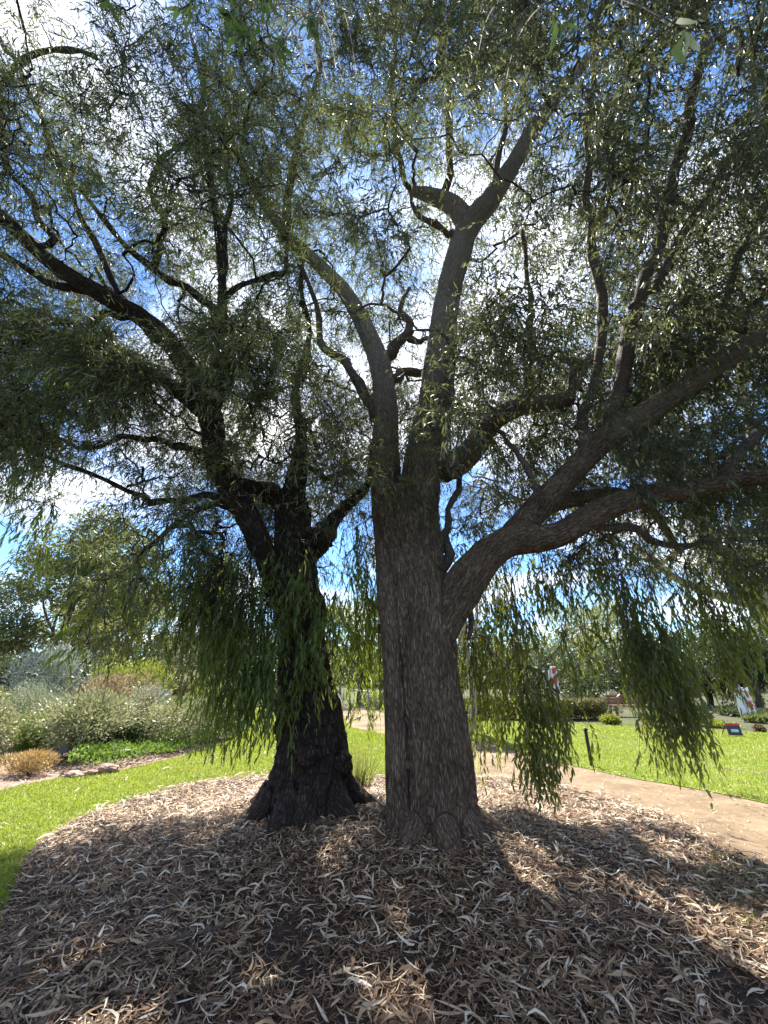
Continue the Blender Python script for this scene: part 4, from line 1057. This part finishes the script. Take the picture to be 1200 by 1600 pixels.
for i, (px, Y, w, tp, mt, lab) in enumerate([
    (-90, 15, 130, 1040, L_olive, "olive shrub past the left edge behind the cushion bush"), (110, 16.5, 130, 1045, L_dark, "dark green shrub behind the pinkish shrub"),
    (250, 16, 120, 1062, L_brown, "brown twiggy shrub behind the silver leaved shrub"), (360, 19, 110, 1072, L_olive, "olive shrub at the far corner of the left lawn"),
    (420, 24, 90, 1070, L_dark, "dark shrub beyond the far end of the left lawn"), (20, 20, 160, 1020, L_dark, "dark green shrub under the olive gum at the left edge"),
    (200, 20, 150, 1040, L_olive, "tall olive shrub behind the yellow green shrub"), (310, 22, 130, 1050, L_sage, "pale sage shrub far behind the drooping fronds")]):
    shrub("shrub", lab, px, Y, w, tp, 5200, .11, .04, mt, .4, group=SH, seed=40 + i)
for i, (px, Y, w, tp, mt, lab) in enumerate([
    (85, 11.0, 130, 1088, L_sage, "cream tipped sage shrub between the cushion bush and the dark stemmed shrub"), (-70, 10.5, 130, 1075, L_pale, "pale green shrub past the left edge beside the cushion bush"),
    (290, 13.5, 120, 1092, L_pale, "pale green shrub under the tips of the drooping fronds"), (160, 12.6, 100, 1078, L_sage, "sage shrub below the bright yellow green one")]):
    shrub("shrub", lab, px, Y, w, tp, 6000, .07, .028, mt, .4, group=SH, seed=60 + i)
for i, (px, Y, w, tp, mt, lab) in enumerate([
    (1035, 16.5, 80, 1118, L_olive, "low olive bush right of the bench"), (1085, 17, 90, 1112, L_brown, "brownish low bush behind the yellow green bushes"),
    (1160, 18.5, 100, 1108, L_dark, "dark low bush behind the notice stand"), (1215, 16, 90, 1118, L_olive, "olive low bush at the right frame edge behind the russet one"),
    (925, 19.5, 90, 1100, L_dark, "dark bush behind the right end of the hedge")]):
    shrub("shrub", lab, px, Y, w, tp, 4500, .10, .04, mt, .4, group="low bushes at the far lawn edge", seed=80 + i)
tuft("grass_tuft", "upright green strappy tuft in front of the grey cushion bush", 45, 9.6, 60, 1100, 500, L_green)
tuft("grass_tuft", "pale green weedy tuft between the two big trunks", 562, 6.9, 40, 1165, 160, L_pale)
# ground cover in front of the bed
gcv = Buf()
GCP = dens([G(100, 1212), G(175, 1204), G(280, 1180), G(350, 1158), G(372, 1140), G(330, 1128), G(230, 1140), G(130, 1160)], .1)
n = 26000
x = RNG.uniform(GCP[:, 0].min(), GCP[:, 0].max(), n); y = RNG.uniform(GCP[:, 1].min(), GCP[:, 1].max(), n)
k = inside(GCP, x, y); x, y = x[k], y[k]; m = len(x)
hh = (0.26 + .22 * fbm(np.stack([x * 1.6, y * 1.6, x * 0], 1), 3)) * RNG.uniform(.2, 1, m) ** .5
add_quads(gcv, np.stack([x, y, hh.clip(.02, 1)], 1), unit(randdir(m) + np.array([0, 0, .5])), randdir(m), .09 * RNG.uniform(.6, 1.3, m), .04 * RNG.uniform(.6, 1.3, m))
tag(link("ground_cover", gcv, L_green, smooth=False), "low bright green ground cover spreading along the lawn edge", "ground cover", kind='stuff')

# clipped hedge and low bushes beyond the right lawn
hx0, hx1, hY = gx(640, 17.6), gx(955, 16.4), 17.0
hg = thing("hedge", "long clipped brown green hedge along the far side of the right lawn", "hedge", ((hx0 + hx1) / 2, hY, 0))
n = 26000
x = RNG.uniform(hx0, hx1, n); yy = hY + RNG.uniform(-.5, .5, n); zz = RNG.uniform(0, 1, n) ** .6 * .72
hb = Buf(); add_quads(hb, np.stack([x, yy, zz], 1), randdir(n), randdir(n), .11 * RNG.uniform(.6, 1.2, n), .05 * RNG.uniform(.6, 1.2, n))
link("foliage", hb, MG("leaf_hedge", (.06, .06, .02), (.10, .09, .03), (.14, .13, .045), (.14, .14, .04)), hg, smooth=False)
hs = Buf()
for i in range(40):
    xx = hx0 + (hx1 - hx0) * (i + .5) / 40
    tube(hs, [[xx, hY, 0], [xx + .05, hY, .3], [xx, hY + .03, .6]], [.02, .016, .008], 5, bark=True)
link("stem", hs, M_branch_brown, hg)
LB = "low bushes at the far lawn edge"
shrub("shrub", "low yellow green bush at the right end of the clipped hedge", 955, 15.2, 34, 1120, 2200, .08, .03, L_yel, .5, group=LB, seed=21)
shrub("shrub", "yellow green low bushes left of the dark sign", 1120, 14.6, 60, 1128, 3000, .08, .03, L_yel, .5, group=LB, seed=22)
shrub("shrub", "small russet bush right of the dark sign at the frame edge", 1188, 13.4, 18, 1140, 900, .06, .025, MG("leaf_russet", (.10, .075, .045), (.14, .10, .065), (.19, .14, .09), (.18, .1, .06)), .5, group=LB, seed=23)
shrub("shrub", "yellow green low bush beyond the right frame edge", 1250, 14.0, 70, 1125, 3000, .08, .03, L_yel, .5, group=LB, seed=24)
shrub("shrub", "pale grey green bushes along the far path behind the trunks", 610, 22, 90, 1085, 4000, .1, .04, L_sage, .4, group=LB, seed=25)

# ------------------------------------------------------------------ small things
def plain(name, col, rough=.6, metal=0.0):
    return noise_mat(name, [(.35, tuple(c * .88 for c in col)), (.65, tuple(min(1, c * 1.1) for c in col))], 30, .0, rough, metal=metal, spec=.4)
def boxm(bm, c, s, rz=0.0, bev=.0, rx=0.0):
    r = bmesh.ops.create_cube(bm, size=1)
    M = Matrix.Translation(Vector(c)) @ Matrix.Rotation(rz, 4, 'Z') @ Matrix.Rotation(rx, 4, 'X') @ Matrix.Diagonal((*s, 1))
    bmesh.ops.transform(bm, matrix=M, verts=r['verts'])
    if bev:
        es = list({e for v in r['verts'] for e in v.link_edges})
        bmesh.ops.bevel(bm, geom=es, offset=bev, segments=2, affect='EDGES', profile=.6)
def bobj(name, bm, mat, parent=None):
    me = bpy.data.meshes.new(name); bm.to_mesh(me); bm.free(); return link(name, me, mat, parent)
M_black = plain("black_metal", (.02, .02, .022), .45)
M_wire = plain("grey_wire", (.3, .3, .28), .4, .6)
M_white = plain("white_banner", (.78, .78, .78), .7)
M_red = plain("red_print", (.55, .03, .06), .6)
M_teal = plain("teal_print", (.12, .38, .32), .6)
M_navy = plain("dark_panel", (.03, .035, .06), .5)
M_sky = plain("pale_blue_print", (.45, .6, .72), .6)
M_wood = noise_mat("timber", [(.35, (.14, .07, .05)), (.65, (.24, .13, .09))], 6, .004, .7)
M_stone = noise_mat("stone", [(.3, (.16, .09, .07)), (.55, (.3, .19, .15)), (.75, (.42, .33, .28))], 6, .03, bscale=18)

fp = G(925, 1198)
fence = thing("wire_fence", "thin black post carrying a single wire at the path edge", "fence", (fp[0], fp[1], 0))
ph = top_z(1137, fp[1])
pb = Buf(); tube(pb, [[fp[0], fp[1], -.1], [fp[0], fp[1], ph - .01], [fp[0], fp[1], ph]], [.032, .032, .02], 10); link("post", pb, M_black, fence)
cpb = Buf(); tube(cpb, [[fp[0] - .06, fp[1] - .03, ph - .035], [fp[0] + .06, fp[1] + .03, ph - .035]], [.012, .012], 8); link("wire_eye", cpb, M_black, fence)
e2 = G(1290, 1262); e1 = G(700, 1140)
for e, hz in ((e2, .28), (e1, .6)):
    t = np.linspace(0, 1, 14)[:, None]
    a = np.array([fp[0], fp[1], ph - .035]); c = np.array([e[0], e[1], hz])
    w = a * (1 - t) + c * t; w[:, 2] -= (.10 * 4 * t * (1 - t))[:, 0]
    wb = Buf(); tube(wb, w, np.full(14, .0035), 5); link("wire", wb, M_wire, fence)
    qb = Buf(); tube(qb, [[e[0], e[1], -.05], [e[0], e[1], hz + .04]], [.025, .02], 8); link("post", qb, M_black, fence)

def banner(name, label, px, Y, top_py, bot_py, motifs, group):
    x = gx(px, Y); zt = top_z(top_py, Y); zb = top_z(bot_py, Y)
    x = float(P(px, (top_py + bot_py) / 2, Y)[0])
    t = thing(name, label, "banner", (x, Y, 0), group)
    b = Buf(); tube(b, [[x, Y, -.1], [x, Y, zb], [x, Y, zt + .05], [x, Y, zt + .12]], [.05, .045, .04, .01], 10); link("pole", b, M_black if False else plain("pole_grey", (.35, .35, .36), .4, .5), t)
    wd = .27
    for sgn, dz in ((-1, -.18), (1, 0)):
        bm = bmesh.new()
        rows = 12; V = []
        for i in range(rows + 1):
            z = zb + dz * .3 + (zt + dz - zb - dz * .3) * i / rows
            row = []
            for j in range(5):
                xx = x + sgn * (.05 + wd * j / 4); row.append(bm.verts.new((xx, Y - .03 + .008 * math.sin(i * .9 + j * .8), z)))
            V.append(row)
        for i in range(rows):
            for j in range(4): bm.faces.new((V[i][j], V[i][j + 1], V[i + 1][j + 1], V[i + 1][j]))
        bmesh.ops.recalc_face_normals(bm, faces=bm.faces)
        bmesh.ops.solidify(bm, geom=list(bm.faces), thickness=.008)
        for f in bm.faces: f.smooth = True
        cl = bobj("cloth", bm, M_white, t)
        for (side, fz, rw, rh, mat, shape) in motifs:
            if side != sgn: continue
            bm = bmesh.new(); cx = x + sgn * (.05 + wd * .5); cz = zb + (zt + dz - zb) * fz; k = 14
            vs = []
            for q in range(k):
                a = q * 6.283 / k; rr = 1 if shape == 'block' else (1.0 if q % 2 == 0 else .55)
                vs.append(bm.verts.new((cx + math.cos(a) * rw * rr, Y - .058, cz + math.sin(a) * rh * rr)))
            bm.faces.new(vs); r = bmesh.ops.extrude_face_region(bm, geom=list(bm.faces))
            bmesh.ops.translate(bm, verts=[v for v in r['geom'] if isinstance(v, bmesh.types.BMVert)], vec=(0, .012, 0))
            bmesh.ops.recalc_face_normals(bm, faces=bm.faces)
            bobj("print", bm, mat, cl)
    for z in (zt - .03, zb + .05):
        b = Buf(); tube(b, [[x - .42, Y, z - .1], [x + .42, Y, z]], [.012, .012], 6); link("arm", b, M_black, t)
    return t
BG = "banner poles beyond the right lawn"
banner("banner", "white twin banner with red flower shapes above the hedge left", 862, 19, 1041, 1103, [(1, .88, .12, .2, M_red, 's'), (1, .64, .13, .24, M_red, 's'), (1, .38, .12, .18, M_red, 's'), (1, .15, .12, .22, M_red, 's')], BG)
banner("banner", "white twin banner with red flower and green base near right edge", 1164, 16.5, 1074, 1130, [(1, .5, .11, .2, M_red, 's'), (1, .17, .15, .2, M_teal, 'block'), (1, .8, .06, .15, M_red, 's')], BG)

# dark notice stand near the right edge
sp = G(1150, 1151); sx, sy = sp[0], sp[1]
st = thing("notice_stand", "small dark leaning notice stand with red header at the lawn edge", "sign", (sx, sy, 0))
h = top_z(1130, sy)
bm = bmesh.new(); boxm(bm, (sx, sy, h * .55), (.34, .03, h * .9), -.25, .008, -.18); bobj("panel", bm, M_navy, st)
bm = bmesh.new(); boxm(bm, (sx, sy + h * .07 - .024, h * .9), (.33, .012, h * .16), -.25, .003, -.18); bobj("header", bm, M_red, st)
bm = bmesh.new(); boxm(bm, (sx + .0, sy - .024, h * .45), (.18, .012, h * .22), -.25, .003, -.18); bobj("print", bm, M_sky, st)
for dx in (-.15, .15):
    b = Buf(); tube(b, [[sx + dx, sy + .3, 0], [sx + dx, sy + .06, h * .95]], [.012, .012], 6); link("leg", b, M_black, st)

# timber bench beyond the right lawn
bp_ = np.array([gx(990, 18.0), 18.0, 0])
bench = thing("bench", "reddish timber bench standing at the far edge of the right lawn", "bench", bp_)
bx, by = bp_[0], bp_[1]
bm = bmesh.new()
for i in range(3): boxm(bm, (bx, by - .12 + i * .13, .43), (1.7, .11, .035), 0, .006)
bobj("seat", bm, M_wood, bench)
bm = bmesh.new()
for i in range(3): boxm(bm, (bx, by + .28 + i * .012, .52 + i * .12), (1.7, .03, .10), 0, .006)
bobj("backrest", bm, M_wood, bench)
for sgn in (-1, 1):
    bm = bmesh.new(); boxm(bm, (bx + sgn * .72, by - .14, .205), (.07, .07, .41), 0, .006); bobj("leg", bm, M_wood, bench)
    bm = bmesh.new(); boxm(bm, (bx + sgn * .72, by + .315, .40), (.07, .06, .80), 0, .006); bobj("leg", bm, M_wood, bench)

# plant label in the bed
lp_ = G(93, 1196)
pl = thing("plant_label", "small dark plant label on a thin stake beside the tan shrub", "plant label", lp_)
hz = top_z(1172, lp_[1])
b = Buf(); tube(b, [[lp_[0], lp_[1], -.05], [lp_[0], lp_[1], hz]], [.01, .01], 6); link("stake", b, M_black, pl)
bm = bmesh.new(); boxm(bm, (lp_[0], lp_[1] - .018, hz), (.16, .012, .11), .1, .003, -.5); bobj("plate", bm, plain("label_plate", (.06, .07, .06), .5), pl)
# pale marker post
mp_ = np.array([gx(245, 17.0), 17.0, 0])
b = Buf(); tube(b, [[mp_[0], mp_[1], -.1], [mp_[0] + .05, mp_[1], top_z(1068, 17)], [mp_[0] + .05, mp_[1], top_z(1067, 17)]], [.06, .055, .03], 10)
tag(link("marker_post", b, plain("pale_post", (.4, .5, .48), .6)), "pale grey green marker post standing behind the shrub bed", "post")
# far handrail behind the trunks
hr = thing("handrail", "pale handrail beside the far path seen between the two trunks", "handrail", (gx(575, 19), 19, 0))
for px in (535, 575, 625):
    b = Buf(); xx = gx(px, 19); tube(b, [[xx, 19, -.1], [xx, 19, .95]], [.03, .03], 8); link("post", b, M_wire, hr)
b = Buf(); tube(b, [[gx(535, 19), 19, 1.0], [gx(625, 19), 19, .8]], [.028, .028], 8); link("rail", b, M_wire, hr)
# edging stones by the lawn
RK = "stones at the edge of the left bed"
for (px, py, r, lab, sd) in ((165, 1208, .15, "reddish brown rock at the front edge of the ground cover", 1), (116, 1215, .11, "pale flat rock left of the reddish rock by the lawn", 2), (141, 1212, .09, "small pinkish rock between the pale rock and the reddish rock", 3)):
    c = G(px, py); c[2] = r * .32
    tag(lump("rock", c, r, M_stone, None, .45, 1.3, squash=(1.2, .9, .6), seed=sd * 7.1), lab, "rock", RK)
# fallen sticks and roots on the litter
def stick(px0, py0, px1, py1, r, label):
    a = G(px0, py0); c = G(px1, py1); t = np.linspace(0, 1, 12)[:, None]
    p = a * (1 - t) + c * t; p[:, :2] += RNG.normal(0, .012, (12, 2))
    p[:, 2] = mound(p[:, 0], p[:, 1]) + .055 + r
    b = Buf(); tube(b, p, np.linspace(r, r * .45, 12), 7, bark=True, wob=.2); tag(link("fallen_stick", b, M_branch_brown), label, "stick", "sticks lying on the leaf litter")
stick(640, 1290, 790, 1340, .018, "pale curved stick lying at the foot of the grey trunk")
stick(350, 1466, 225, 1498, .010, "long thin dark stick lying in the leaf litter at lower left")
stick(20, 1540, 110, 1495, .007, "thin stick among pale leaves near the lower left corner")
# green sprout in front of the dark trunk
lb, tb = Buf(), Buf()
c0 = G(480, 1302); tip = P(484, 1222, c0[1] + .05)
t = np.linspace(0, 1, 10)[:, None]
pth = c0 * (1 - t) + tip * t + np.array([.03, -.04, 0]) * np.sin(t * 3.1)
tube(tb, pth, np.linspace(.006, .002, 10), 5, bark=True)
n = 60; tt = RNG.uniform(.1, 1, n)[:, None]
add_leaves(lb, c0 * (1 - tt) + tip * tt, unit(randdir(n) * np.array([1, .8, .3]) + np.array([0, 0, .6])), randdir(n), .10 * RNG.uniform(.6, 1.2, n), .012 * np.ones(n), .2, .1)
sp_ = thing("seedling", "slender green leafy sprout growing against the dark flared trunk", "seedling", c0)
link("foliage", lb, L_green, sp_); link("stem", tb, M_branch_brown, sp_)
